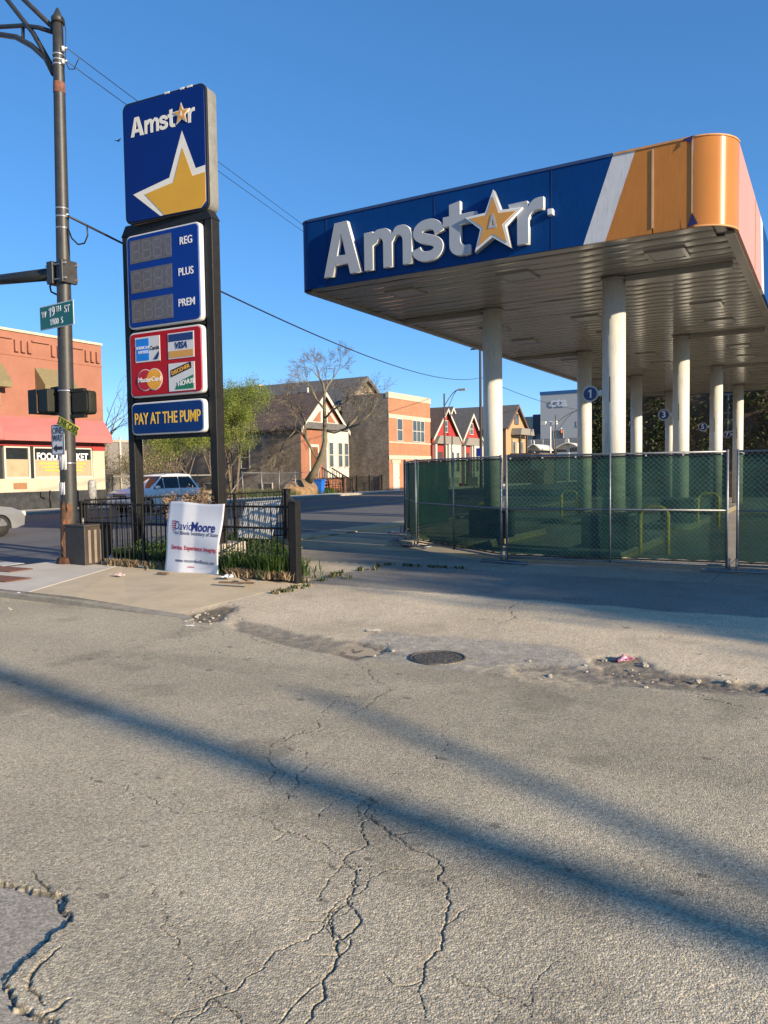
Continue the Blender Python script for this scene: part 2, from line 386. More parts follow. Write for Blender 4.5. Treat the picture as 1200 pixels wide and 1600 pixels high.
    me.polygons.add(len(F)); me.polygons.foreach_set('loop_start', (np.arange(len(F))*4).astype(np.int32))
    me.polygons.foreach_set('use_smooth', np.ones(len(F), bool)); me.update(calc_edges=True)
    at = me.attributes.new('albedo', 'FLOAT_COLOR', 'POINT')
    at.data.foreach_set('color', np.concatenate([np.clip(col, 0, 1), (road*(1-hole))[..., None]], -1).astype(np.float32).ravel())
    m = bpy.data.materials.new('worn_ground'); m.use_nodes = True; t = m.node_tree; b = t.nodes['Principled BSDF']
    b.inputs['Roughness'].default_value = .85; b.inputs['Specular IOR Level'].default_value = .3
    a = t.nodes.new('ShaderNodeAttribute'); a.attribute_name = 'albedo'
    tc = t.nodes.new('ShaderNodeTexCoord')
    vo = t.nodes.new('ShaderNodeTexVoronoi'); vo.inputs['Scale'].default_value = 120; t.links.new(tc.outputs['Object'], vo.inputs['Vector'])
    n1 = t.nodes.new('ShaderNodeTexNoise'); n1.inputs['Scale'].default_value = 260; n1.inputs['Detail'].default_value = 2; t.links.new(tc.outputs['Object'], n1.inputs['Vector'])
    n2 = t.nodes.new('ShaderNodeTexNoise'); n2.inputs['Scale'].default_value = 60; n2.inputs['Detail'].default_value = 5; t.links.new(tc.outputs['Object'], n2.inputs['Vector'])
    sp2 = t.nodes.new('ShaderNodeSeparateColor'); t.links.new(vo.outputs['Color'], sp2.inputs[0])
    rp = t.nodes.new('ShaderNodeMapRange'); rp.inputs[1].default_value = 0; rp.inputs[2].default_value = 1; rp.inputs[3].default_value = .64; rp.inputs[4].default_value = 1.36
    t.links.new(sp2.outputs[0], rp.inputs[0])
    rp2 = t.nodes.new('ShaderNodeMapRange'); rp2.inputs[1].default_value = .3; rp2.inputs[2].default_value = .7; rp2.inputs[3].default_value = .82; rp2.inputs[4].default_value = 1.15
    t.links.new(n2.outputs[0], rp2.inputs[0])
    mu = t.nodes.new('ShaderNodeMath'); mu.operation = 'MULTIPLY'; t.links.new(rp.outputs[0], mu.inputs[0]); t.links.new(rp2.outputs[0], mu.inputs[1])
    mx = t.nodes.new('ShaderNodeVectorMath'); mx.operation = 'SCALE'; t.links.new(a.outputs['Color'], mx.inputs[0]); t.links.new(mu.outputs[0], mx.inputs['Scale'])
    t.links.new(mx.outputs[0], b.inputs['Base Color'])
    hm = t.nodes.new('ShaderNodeMath'); hm.operation = 'MULTIPLY_ADD'; t.links.new(vo.outputs['Distance'], hm.inputs[0]); hm.inputs[1].default_value = -.9; t.links.new(n1.outputs[0], hm.inputs[2])
    st = t.nodes.new('ShaderNodeMapRange'); t.links.new(a.outputs['Alpha'], st.inputs[0]); st.inputs[3].default_value = .35; st.inputs[4].default_value = .8
    bu = t.nodes.new('ShaderNodeBump'); bu.inputs['Distance'].default_value = .0045; t.links.new(st.outputs[0], bu.inputs['Strength']); t.links.new(hm.outputs[0], bu.inputs['Height'])
    t.links.new(bu.outputs[0], b.inputs['Normal'])
    me.materials.append(m)
    o = bpy.data.objects.new('road', me); COL.objects.link(o); tag(o, kind='structure')
near_ground()

def sheet(name, poly, z, material, kind='structure', thick=0, slope=0):
    mb = MB()
    if thick: mb.prism(poly, 'z', z-thick, z)
    else: mb.add([(x, y, z) for x, y in poly], [tuple(range(len(poly)))])
    if slope:
        mb.v = [(x, y, zz+(-slope*min(1, max(0, (x+8.6)/1.8)) if zz == z else 0)) for x, y, zz in mb.v]
    o = mb.build(name, material, bev=.012 if thick else 0); o.rotation_euler = (0, 0, -A); return tag(o, kind=kind)
asph_far = mat('far_asphalt', (.13,.128,.125), .85, var=.14, vs=.6, bump=.3, bs=90)
lot_mat = mat('lot_concrete', (.33,.29,.225), .9, var=.14, vs=.8, bump=.3, bs=60)
earth = mat('earth', (.17,.14,.09), .95, var=.3, vs=.7, bump=.6, bs=8)
sheet('ground', [(-900,-900),(900,-900),(900,1200),(-900,1200)], -.06, earth)
sheet('side_street', [(-900,-30),(120,-30),(120,6.4),(-900,6.4)], -.03, mat('street_asphalt', (.50,.40,.27), .88, var=.12, vs=1.2, bump=.5, bs=90))
sheet('avenue', [(-31,-200),(-12.3,-200),(-12.3,600),(-31,600)], -.022, asph_far)
sheet('station_lot', [(-12.3,6.4),(60,6.4),(60,46.8),(-12.3,46.8)], -.026, lot_mat)
walk = mat('sidewalk_concrete', (.58,.47,.31), .9, var=.10, vs=1.6, bump=.35, bs=90)
walk_old = mat('grey_sidewalk_concrete', (.60,.54,.45), .9, var=.10, vs=1.6, bump=.35, bs=90)
kerbm = mat('kerb_stone', (.36,.32,.25), .9, var=.2, vs=5, bump=.5, bs=60)
# near sidewalk: tan slabs up to the fence, pale slab at the street corner
sheet('sidewalk', [(-9.55,6.62),(-8.6,6.62),(-7.6,6.62),(-6.72,6.62),(-6.85,9.2),(-6.9,9.36),(-7.7,9.36),(-8.6,9.36),(-10.9,9.36)], .075, walk, thick=.2, slope=.074)
sheet('pale_sidewalk', [(-12.6,6.62),(-9.556,6.62),(-10.906,9.36),(-12.25,9.36),(-12.6,9.6)], .0755, walk_old, thick=.2)
sheet('enclosure_soil', [(-12.2,9.38),(-6.9,9.38),(-11.6,15.4),(-12.2,15.4)], .05, earth, thick=.15)
k = [(-12.9,6.42),(-8.6,6.42),(-7.6,6.42),(-6.55,6.42),(-6.30,6.30),(-6.32,6.46),(-6.6,6.6),(-7.6,6.6),(-8.6,6.6),(-12.9,6.6)]
sheet('kerb', k, .078, kerbm, thick=.2, slope=.074)
sheet('avenue_sidewalk', [(-12.6,15.4),(-11.6,15.4),(-11.6,60),(-12.6,60)], .004, lot_mat, thick=.03)
sheet('far_kerb', [(-31.15,-60),(-30.95,-60),(-30.95,400),(-31.15,400)], .10, kerbm, thick=.2)
sheet('far_sidewalk', [(-33.25,-60),(-31.17,-60),(-31.17,400),(-33.25,400)], .11, walk_old, thick=.2)
sheet('vacant_lot', [(-80,27.8),(-33.27,27.8),(-33.27,47.3),(-80,47.3)], .08, earth, thick=.1)
paint = mat('road_paint', (.6,.6,.57), .7, var=.25, vs=5)
mb = MB()
for i in range(6): mb.box(-13.4-i*1.5-.6, -13.4-i*1.5, 7.0, 9.2, .0, .006)
tag(mb.build('crosswalk_marking', paint), kind='structure').rotation_euler = (0,0,-A)
mb = MB(); mb.box(-21.7,-21.58,18,200,-.018,-.012); mb.box(-21.45,-21.33,18,200,-.018,-.012)
tag(mb.build('centre_line', mat('yellow_paint', (.5,.36,.06), .7, var=.25, vs=5)), kind='structure').rotation_euler = (0,0,-A)

# ---------------------------------------------------------------- the big name letters
def L_A():
    out = [(0,0),(.25,1.0),(.52,1.0),(.80,0),(.575,0),(.53,.20),(.245,.20),(.195,0)]
    return [out, [(.29,.37),(.485,.37),(.388,.80)]], .80
def L_m():
    w, h, W = .185, .70, 1.02; m1, m2 = .51-w/2, .51+w/2
    o = [(0,0),(0,h),(w,h),(w,h-.09)]
    o += arc(w+.13, h-.13, .13, .15, 150, 90, 5)[1:]
    o += arc(m1+.02, h-.17, .16, .19, 80, 20, 6)
    o += arc(m2+.14, h-.17, .13, .19, 150, 90, 5)
    o += arc(W-.2, h-.22, .2, .24, 85, 0, 7)+[(W,0),(W-w,0)]
    o += arc(W-w-.10, h-.26, .10, .12, 0, 180, 8)[:]
    o = o[:-1]+[(m2,h-.26),(m2,0),(m1,0)]
    o += arc(m1-.07, h-.26, .07, .12, 0, 180, 8)[:-1]
    o = o+[(w,h-.26),(w,0)]
    return [o], W
def ribbon(c, w):
    L, R = [], []
    for i in range(len(c)):
        a = Vector(c[max(i-1,0)]); b = Vector(c[min(i+1,len(c)-1)]); d = (b-a).normalized(); n = Vector((-d.y,d.x)); q = Vector(c[i])
        ww = w[i]/2 if hasattr(w, '__len__') else w/2
        L.append(tuple(q+n*ww)); R.append(tuple(q-n*ww))
    return L+R[::-1]
def L_s():
    c = [(.545,.50)]+arc(.31,.50,.205,.125,15,175,9)+arc(.31,.47,.20,.13,190,262,5)[1:]+arc(.32,.215,.21,.13,82,0,5)[1:]+arc(.315,.19,.215,.125,-5,-165,9)
    c = [(.525,.47),(.50,.56),(.42,.625),(.31,.645),(.19,.625),(.115,.56),(.11,.475),(.18,.415),(.30,.375),(.43,.33),(.51,.26),(.505,.165),(.43,.09),(.31,.065),(.18,.085),(.10,.15),(.075,.225)]
    # smooth
    for _ in range(2):
        n = [c[0]]
        for a, b in zip(c[:-1], c[1:]): n += [(a[0]*.75+b[0]*.25, a[1]*.75+b[1]*.25), (a[0]*.25+b[0]*.75, a[1]*.25+b[1]*.75)]
        c = n+[c[-1]]
    return [ribbon(c, .175)], .60
def L_t():
    o = [(.12,.90),(.32,.93),(.32,.70),(.62,.70),(.56,.53),(.32,.53),(.32,.26)]+arc(.42,.26,.10,.11,180,270,5)[1:]+[(.50,.15),(.50,.0),(.40,-.015)]
    o += arc(.33,.19,.21,.20,-80,-180,7)+[(.12,.53),(0,.53),(0,.70),(.12,.70)]
    return [o], .6
def L_r():
    w, h = .195, .70
    o = [(0,0),(0,.56),(-.13,.60),(-.16,h),(w-.02,h),(w,h-.11)]+arc(w+.16,h-.17,.16,.19,150,90,5)[1:]+[(.46,h+.02),(.46,h-.17)]
    o += arc(w+.16,h-.32,.16,.15,90,180,7)+[(w,0)]
    return [o], .46

# ---------------------------------------------------------------- canopy
P0, P1, Q0, Q1, ZU, ZT = -9.66, -1.36, 13.15, 43.0, 5.45, 6.84
can = thing('station_canopy', 'large flat filling station canopy in blue, white and orange on white round columns', 'canopy', 0, 0)
def outline(off=0, rl=.28, rr=.60):
    pts = []
    for cx, cy, r, a0 in ((P1-rr,Q0+rr,rr,-90),(P1-.3,Q1-.3,.3,0),(P0+.3,Q1-.3,.3,90),(P0+rl,Q0+rl,rl,180)):
        for k in range(13): a = radians(a0+90*k/12); pts.append((cx+(r+off)*cos(a), cy+(r+off)*sin(a)))
    return pts
def strip(pts, z0, z1, mats, name, th=.05, closed=False, top=None):
    mb = MB(); n = len(pts); vs = []
    for i, (x, y) in enumerate(pts):
        a = Vector(pts[max(i-1,0)]); b = Vector(pts[min(i+1,n-1)]); d = (b-a).normalized(); nr = Vector((-d.y, d.x))*th
        za, zb = z0, z1
        vs += [(x,y,za),(x,y,zb),(x+nr.x,y+nr.y,zb),(x+nr.x,y+nr.y,za)]
    fs = []
    for i in range(n-1):
        o, q = i*4, i*4+4
        fs += [(o,q,q+1,o+1),(o+1,q+1,q+2,o+2),(o+2,q+2,q+3,o+3),(o+3,q+3,q,o)]
    fs += [(0,1,2,3),(n*4-1,n*4-2,n*4-3,n*4-4)]
    mb.add(vs, fs, 0, False); return mb.build(name, mats, can)
# front run: blue (left corner to slanted cut), white slash, orange
XB0, XB1 = -3.70, -3.20      # blue/white cut, bottom and top
XW0, XW1 = -3.33, -2.84
def flat(name, poly, material, th=.05, q=Q0):
    mb = MB(); mb.prism(poly, 'y', q, q+th); return mb.build(name, material, can)
left_pts = [(P0, Q1-.3)]+[(P0, y) for y in (35, 27, 20, 14)]+[(P0+.28-.28*cos(radians(a)), Q0+.28-.28*sin(radians(a))) for a in range(0, 91, 9)]
strip(left_pts, ZU, ZT, fascia_blue, 'blue_fascia')
flat('blue_fascia', [(P0+.28,ZU),(XB0,ZU),(XB1,ZT),(P0+.28,ZT)], fascia_blue)
flat('white_stripe', [(XB0,ZU),(XW0,ZU),(XW1,ZT),(XB1,ZT)], fascia_white)
flat('orange_fascia', [(XW0,ZU),(-2.585,ZU),(-2.585,ZT),(XW1,ZT)], fascia_orange)
flat('orange_fascia', [(-2.565,ZU),(P1-.61,ZU),(P1-.61,ZT),(-2.565,ZT)], fascia_orange)
co = [(P1-.6+.60*sin(radians(a)), Q0+.6-.60*cos(radians(a))) for a in range(0, 91, 3)]
corner_m = mat('corner_vinyl', (.42,.165,.035), .38, var=.04, vs=1.2)
_b = corner_m.node_tree.nodes['Principled BSDF']; _b.inputs['Anisotropic'].default_value = .92; _b.inputs['Anisotropic Rotation'].default_value = .25
_t = corner_m.node_tree.nodes.new('ShaderNodeTangent'); _t.direction_type = 'RADIAL'; _t.axis = 'Z'; corner_m.node_tree.links.new(_t.outputs[0], _b.inputs['Tangent'])
strip(co, ZU, ZT, corner_m, 'corner_panel')
grime(fascia_white, .25); grime(fascia_orange, .14); grime(fascia_blue, .3)
gloss_pink = mat('gloss_tinted_vinyl', (.52,.25,.18), .4, var=.04, vs=1.2)  # pink is sunlit gloss on the orange side, put into the base colour
def side(name, y0b, y0t, y1b, y1t, material):
    mb = MB(); mb.prism([(y0b,ZU),(y1b,ZU),(y1t,ZT),(y0t,ZT)], 'x', P1-.05, P1); mb.build(name, material, can)
side('gloss_tinted_fascia', Q0+.62, Q0+.62, 16.72, 16.72, gloss_pink)
side('gloss_tinted_fascia', 16.75, 16.75, 18.5, 17.9, gloss_pink)
side('white_stripe', 18.5, 17.9, 19.1, 18.5, fascia_white)
side('blue_fascia', 19.1, 18.5, Q1, Q1, fascia_blue)
mb = MB(); mb.box(P0+.3,P1-.3,Q1-.05,Q1,ZU,ZT); mb.build('blue_fascia', fascia_blue, can)
# seams, cap trim and torn wrap
for sx_ in ((-2.588,-2.562,Q0-.012,Q0+.01,ZU+.08,ZT-.06), (P1-.624,P1-.606,Q0-.012,Q0+.02,ZU+.02,ZT-.02), (P1-.01,P1+.012,16.72,16.75,ZU+.05,ZT-.05)): MB().box(*sx_).build('panel_seam', mat('aged_seam', (.55,.40,.26), .4), can)
tp = [(P0+.0, Q1)]+left_pts[1:]+[(P1-.6, Q0)]+co
mb = MB(); mb.tube([(x, y, ZT) for x, y in left_pts], .02, 6); mb.build('cap_trim', mat('blue_trim', (.03,.06,.16), .5), can)
mb = MB(); mb.box(P0+.28,XB1-.01,Q0-.015,Q0+.05,ZT-.03,ZT+.02); mb.build('cap_trim', MATS['blue_trim'], can)
mb = MB(); mb.box(XB1+.01,P1-.6,Q0-.015,Q0+.05,ZT-.02,ZT+.015); mb.build('cap_trim', mat('orange_trim', (.6,.3,.12), .5), can)
for zz in (ZT, ZU): mb = MB(); mb.tube([(x, y, zz) for x, y in co], .017, 6); mb.build('cap_trim', MATS['orange_trim'], can)
mb = MB(); mb.add([(P1-.78,Q0-.01,ZT-.01),(P1-.6,Q0-.03,ZT+.01),(P1-.62,Q0-.05,ZT-.10),(P1-.66,Q0-.02,ZT-.06)], [(0,1,2),(0,2,3)]); mb.build('torn_wrap', mat('torn_vinyl', (.05,.03,.12), .6), can); mb = MB()
mb.add([(P1-.68,Q0-.02,ZU+.0),(P1-.52,Q0-.04,ZU+.03),(P1-.61,Q0-.03,ZU+.22)], [(0,1,2)])
mb.build('torn_wrap', mat('torn_vinyl', (.05,.03,.12), .6), can)
for xx in (-8.95, -6.5, -4.25):
    MB().box(xx-.004,xx+.004,Q0-.006,Q0+.01,ZU+.02,ZT-.04).build('panel_joint', mat('joint_blue', (.006,.03,.09), .6), can)
# roof deck and soffit of planks
mb = MB(); mb.prism([(x, y) for x, y in outline(-.06)], 'z', ZT-.25, ZT-.2); mb.build('roof_deck', concrete, can)
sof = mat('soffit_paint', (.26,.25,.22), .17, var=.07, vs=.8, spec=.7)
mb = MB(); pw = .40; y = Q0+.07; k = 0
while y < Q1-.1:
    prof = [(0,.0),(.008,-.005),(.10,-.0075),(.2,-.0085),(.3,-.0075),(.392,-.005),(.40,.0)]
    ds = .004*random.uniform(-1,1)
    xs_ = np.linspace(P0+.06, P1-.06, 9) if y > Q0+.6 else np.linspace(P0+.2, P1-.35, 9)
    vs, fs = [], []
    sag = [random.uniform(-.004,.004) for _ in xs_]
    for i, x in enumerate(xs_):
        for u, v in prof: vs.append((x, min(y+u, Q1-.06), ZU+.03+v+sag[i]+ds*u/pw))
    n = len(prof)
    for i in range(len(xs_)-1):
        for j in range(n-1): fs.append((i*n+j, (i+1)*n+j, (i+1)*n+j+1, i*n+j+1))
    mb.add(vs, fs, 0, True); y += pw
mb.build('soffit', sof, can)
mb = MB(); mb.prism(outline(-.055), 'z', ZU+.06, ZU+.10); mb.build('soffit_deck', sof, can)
mb = MB()
mb.box(P0+.05,P0+.2,Q0+.2,Q1-.1,ZU-.03,ZU+.02); mb.box(P1-.2,P1-.05,Q0+.6,Q1-.1,ZU-.03,ZU+.02)
mb.build('edge_gutter', sof, can)
QR = [15.85, 23.8, 31.6, 39.4]; QL = [17.25, 25.1, 32.8, 40.4]; PR, PLc = -3.84, -7.03
for qs, pc, xe in ((QR, PR, P1-.3), (QL, PLc, P0+.3)):
    for qc in qs:
        mb = MB(); mb.cyl((pc,qc,-.05),(pc,qc,ZU+.02),.228,40); c = mb.build('column', col_paint, can)
        mb = MB(); mb.cyl((pc,qc,ZU-.045),(pc,qc,ZU-.005),.275,32); mb.build('collar', sof, c)
        mb = MB(); a_, b_ = sorted((pc, xe)); mb.box(a_+(.23 if a_ == pc else 0), b_-(.23 if b_ == pc else 0), qc-.10, qc+.10, ZU-.10, ZU+.02); mb.build('beam', sof, can, bev=.008)
lens = mat('dull_lens', (.30,.30,.28), .25, var=.1)
for px in (-7.9, -5.4, -2.6):
    for qy in (14.6, 19.6, 22.0, 26.8, 29.4, 34.6, 37.4):
        mb = MB()
        for a in ((-.34,.34,-.34,-.28),(-.34,.34,.28,.34),(-.34,-.28,-.28,.28),(.28,.34,-.28,.28)): mb.box(px+a[0],px+a[1],qy+a[2],qy+a[3],ZU-.012,ZU+.03)
        f = mb.build('light_fixture', sof, can); mb = MB(); mb.box(px-.28,px+.28,qy-.28,qy+.28,ZU-.004,ZU+.02); mb.build('lens', lens, f)
# raised lettering
QF = Q0-.11
def big(fn, px0, px1, zoff=0, s=None, yb=0):
    sp, W = fn(); sx = (px1-px0)/W
    sp = [[(x*sx, y*1.03) for x, y in q] for q in sp]
    t = shape('letter', sp, letter_side, can, (px0, QF+.05, 5.60+zoff), .045, .006)
    sp2 = [[(x*sx, y*1.03) for x, y in q] for q in sp]
    cx = px0; f = shape('letter_face', [[(x*sx, y*1.03) for x, y in q] for q in fn()[0]], letter_face, t, (0, -.055, 0), .002, -.0)
    return t
big(L_A, -8.94, -8.07); big(L_m, -7.98, -6.93); big(L_s, -6.92, -6.27); big(L_t, -6.27, -5.63); big(L_r, -4.83, -4.36)
st = shape('star', [star(.565,.245)], letter_side, can, (-5.27, QF+.015, 6.04), .065, .006, tilt=-.02)
shape('star_face', [star(.46,.19)], gold, st, (0,-.074,0), .004, tilt=-.02)
shape('star_letter', [[(-.085,-.09),(-.02,.15),(.02,.15),(.085,-.09)],[(-.03,-.05),(.03,-.05),(0,.07)]], letter_face, st, (0,-.081,0), .003)
mb = MB(); mb.box(-4.29,-4.20,QF,QF+.14,6.02,6.12); mb.build('mark_plate', letter_side, can, bev=.008)

# pump number discs on the right-hand columns
ONE = [(-.02,-.5),(.16,-.5),(.16,.5),(.03,.5),(-.22,.33),(-.22,.19),(-.02,.30)]
navy = mat('navy_enamel', (.01,.03,.14), .35, var=.05)
for i, (nm, wd) in enumerate((('1','nearest'),('3','second'),('5','third'),('7','farthest'))):
    qc = QR[i]; xp = PR-.228-.28
    z = atq(*[(929,615),(1043,648),(1101,667),(1139,679)][i], qc-.06)[1]
    t = thing('pump_number_sign', 'round navy disc reading %s on the %s right hand canopy column' % (nm, wd), 'number sign', PR-.46, qc-.06, z, group='pump number discs on the canopy columns')
    mb = MB(); mb.cyl((0,.015,0),(0,-.015,0),.165,32); mb.build('rim', mat('pale_rim', (.55,.55,.57), .4), t)
    mb = MB(); mb.cyl((0,-.016,0),(0,-.022,0),.135,32); mb.build('disc', navy, t)
    (shape('numeral', [ONE], txt_white, t, (0,-.026,0), .002, scale=.17) if nm == '1' else text('numeral', nm, txt_white, t, (0,-.026,.0), .25, bold=.02))
    mb = MB(); mb.box(.14,.26,-.015,.015,-.05,.05); mb.build('bracket', white_paint, t)
    mb = MB(); mb.box(.43,.445,-.19,-.16,-.2,.3)
    mb.build('slot_cover', txt_black, t)

# concrete islands, covered pumps, yellow hoops behind the screen
cab_dark = mat('dark_housing', (.03,.032,.03), .6, var=.2)
hoop_y = mat('hoop_paint', (.85,.60,.03), .55, var=.25, vs=9)
isl = [(PR,QR[0],'nearest right'),(PR,QR[1],'second right'),(PR,QR[2],'third right'),(PLc,QL[0],'nearest left'),(PLc,QL[1],'second left')]
for i, (pc, qc, wd) in enumerate(isl):
    t = thing('pump_island', 'long low concrete pump island round the %s hand column' % wd, 'kerb island', pc, qc, group='concrete pump islands under the canopy')
    mb = MB(); mb.prism(rrect(-.55,.55,-2.0,2.6,.5), 'z', -.02, .13); mb.build('island_slab', mat('island_concrete', (.22,.20,.16), .9, var=.12), t, bev=.02)
    mb = MB(); mb.prism(rrect(-.57,.57,-2.02,2.62,.5), 'z', -.02, .07); mb.build('kerb_band', mat('yellowed_kerb', (.24,.20,.10), .8, var=.2), t)
    if i in (0, 1, 3):
        c = thing('pump_cabinet', 'dark boxy stripped pump cabinet behind the green screen by the %s hand column' % wd, 'pump cabinet', pc+(.1 if i < 2 else .3), qc-.85, .13, group='stripped pump cabinets')
        mb = MB(); mb.box(-.45,.45,-.3,.3,0,.62); mb.build('housing', cab_dark, c, bev=.03)
        mb = MB(); mb.box(-.47,.47,-.32,.32,.62,.68); mb.build('lid', mat('dull_lid', (.2,.2,.19), .5), c, bev=.01)
hoops = [(-3.0,15.55,.52,.92,0,'nearest the screen, in front of the nearest right column'),(-3.01,23.2,.54,.95,0,'beside the second right column'),
         (-7.75,25.8,.54,.95,0,'beside the second left column'),(-7.75,18.4,.52,.82,0,'beside the nearest left column')]
for p_, q_, w_, h_, r_, wd in hoops:
    mb = MB(); pts = [(-w_/2,0,-.05),(-w_/2,0,h_-.2)]+[(-w_/2+.17-.17*cos(radians(a)),0,h_-.2+.17*sin(radians(a))) for a in range(15,91,15)]+[(w_/2-.17+.17*sin(radians(a)),0,h_-.2+.17*cos(radians(a))) for a in range(0,91,15)]+[(w_/2,0,-.05)]
    mb.tube(pts, .045, 12); o = mb.build('hoop_bollard', hoop_y); place(o, p_, q_, 0, radians(0))
    tag(o, 'yellow steel hoop bollard ' + wd, 'bollard', 'yellow hoop bollards by the pumps')

# ---------------------------------------------------------------- temporary fence panels
def screen_mat():
    m = bpy.data.materials.new('green_screen_cloth'); m.use_nodes = True; t = m.node_tree; b = t.nodes['Principled BSDF']
    b.inputs['Roughness'].default_value = .8
    tr = t.nodes.new('ShaderNodeBsdfTransparent'); tr.inputs[0].default_value = (.55,.92,.66,1)
    mx = t.nodes.new('ShaderNodeMixShader'); tc = t.nodes.new('ShaderNodeTexCoord')
    n = t.nodes.new('ShaderNodeTexNoise'); n.inputs['Scale'].default_value = 2; n.inputs['Detail'].default_value = 4
    mp = t.nodes.new('ShaderNodeMapping'); mp.inputs['Scale'].default_value = (.6,1,5); t.links.new(tc.outputs['Object'], mp.inputs[0]); t.links.new(mp.outputs[0], n.inputs[0])
    r = t.nodes.new('ShaderNodeValToRGB'); r.color_ramp.elements[0].color = (.006,.050,.038,1); r.color_ramp.elements[1].color = (.011,.075,.056,1)
    r.color_ramp.elements[0].position = .35; r.color_ramp.elements[1].position = .7
    t.links.new(n.outputs[0], r.inputs[0]); t.links.new(r.outputs[0], b.inputs[0])
    mr = t.nodes.new('ShaderNodeMapRange'); mr.inputs[1].default_value = .3; mr.inputs[2].default_value = .7; mr.inputs[3].default_value = .82; mr.inputs[4].default_value = .90
    t.links.new(n.outputs[0], mr.inputs[0]); t.links.new(mr.outputs[0], mx.inputs[0])
    t.links.new(tr.outputs[0], mx.inputs[1]); t.links.new(b.outputs[0], mx.inputs[2])
    t.links.new(mx.outputs[0], t.nodes['Material Output'].inputs[0]); return m
SCR = screen_mat()
def fence_panel(pa, qa, pb, qb, label, z0=.08, h=1.82):
    L = sqrt((pb-pa)**2+(qb-qa)**2)-.04; rot = atan2(qb-qa, pb-pa)
    t = thing('temporary_fence', label, 'fence panel', pa, qa, 0, rot, group='temporary chain link fence panels with green screen')
    mb = MB()
    for x in (0.02, L-.02): mb.cyl((x,0,z0-.03),(x,0,z0+h+.03),.021,10)
    for z in (z0+.02, z0+h*.49, z0+h): mb.cyl((0.02,0,z),(L-.02,0,z),.017,8)
    mb.cyl((L/2,-.03,z0),(L/2,-.03,z0+h),.017,8); mb.build('frame', galv, t)
    mb = MB(); d = .083; r = .0017; off = -.012
    zz0, zz1 = z0+.02, z0+h
    for s in (1, -1):
        x = -(zz1-zz0)-d if s > 0 else 0
        c = -(zz1-zz0) if s > 0 else 0
        n = int((L+(zz1-zz0))/d)+1
        for i in range(n):
            xs = -(zz1-zz0)+i*d if s > 0 else i*d
            # line x = xs + s*(z-zz0)
            za, zb = zz0, zz1
            if s > 0: za = max(zz0, zz0-xs); zb = min(zz1, zz0+L-xs)
            else: za = max(zz0, zz0+xs-L); zb = min(zz1, zz0+xs)
            if zb-za < .02: continue
            xa, xb = xs+s*(za-zz0), xs+s*(zb-zz0)
            mb.tube([(xa,off,za),(xb,off,zb)], r, 3, cap=False)
    for i in range(60):   # knuckles on top
        pass
    mb.build('chain_link', mat('dull_wire', (.24,.25,.24), .5, .5), t)
    n, mz = 60, 26; mb = MB(); vs = []
    ph = random.uniform(0, 6)
    for j in range(mz+1):
        for i in range(n+1):
            x = .03+(L-.06)*i/n; v = j/mz; z = z0+.07+(h-.09)*v
            z += (-.016*abs(sin(i*pi/4))*(v > .95)+.02*abs(sin(i*pi/5+ph))*(v < .05))
            vs.append((x, .032+.016*sin(x*3.1+ph)*sin(v*pi)+.008*sin(x*9+v*4+ph)+.010*float(vnoise(np.array(x*4+ph*3+50), np.array(z*5+x*2+50))), z))
    fs = [(j*(n+1)+i, j*(n+1)+i+1, (j+1)*(n+1)+i+1, (j+1)*(n+1)+i) for j in range(mz) for i in range(n)]
    mb.add(vs, fs, 0, True); sc = mb.build('green_screen', SCR, t)
    for za, zb in ((z0+h-.055,z0+h-.022),(z0+.055,z0+.075)): MB().box(.03,L-.03,.012,.034,za,zb).build('hem', mat('screen_hem', (.008,.02,.03), .8), sc)
    for i in range(7): x = .1+i*(L-.2)/6; MB().box(x-.012,x+.012,-.026,-.02,z0+h-.05,z0+h-.025).build('grommet', plastic_white, sc)
    return t
F = [(-1.35,13.2),(-5.02,12.88),(-7.92,15.0),(-9.85,17.95),(-10.3,21.55)]
fence_panel(-5.02,12.88,-1.37,13.18,'long green screened fence panel across the middle, in front of the nearest round column')
fence_panel(-1.30,13.19,2.3,13.25,'green screened fence panel at the right edge of the picture')
fence_panel(-7.92,15.0,-5.08,12.90,'green screened fence panel angled back on the left of the double post')
fence_panel(-9.85,17.95,-7.97,15.06,'narrow looking green fence panel at the far left end of the run')
fence_panel(-10.3,21.55,-9.88,18.02,'last fence panel turning away behind the far left panel')
def foot(p, q, rot, label, z=0):
    mb = MB(); a, b = .46, .11
    pts = [(-a+.1,-b,.03)]+[(a-.1+.11*sin(radians(k)),-.11*cos(radians(k)),.03) for k in range(0,181,20)]+[(-a+.1-.11*sin(radians(k)),.11*cos(radians(k)),.03) for k in range(0,181,20)]
    mb.tube(pts, .018, 8); mb.cyl((0,-b,.03),(0,b,.03),.018,8); mb.cyl((-.05,0,.03),(-.05,0,.22),.016,8); mb.cyl((.05,0,.03),(.05,0,.22),.016,8)
    o = mb.build('tube_stand', galv); place(o, p, q, z, rot); tag(o, label, 'fence foot', 'steel feet under the fence panels')
foot(-1.33,13.1,radians(4),'steel tube foot under the right hand double post')
foot(-5.05,12.85,radians(-12),'steel tube foot under the middle double post')
foot(-7.93,14.95,radians(-25),'nearest of the steel feet heaped at the left end of the fence')
foot(-8.45,15.5,radians(5),'second steel foot in the heap at the left end of the fence',.06)
foot(-9.0,16.6,radians(-30),'steel foot farther back along the left fence run')
foot(-9.9,17.9,radians(-10),'farthest steel foot, at the far left end of the fence')
sb = mat('sandbag_cloth', (.36,.30,.20), .95, var=.2, vs=5, bump=.5, bs=40)
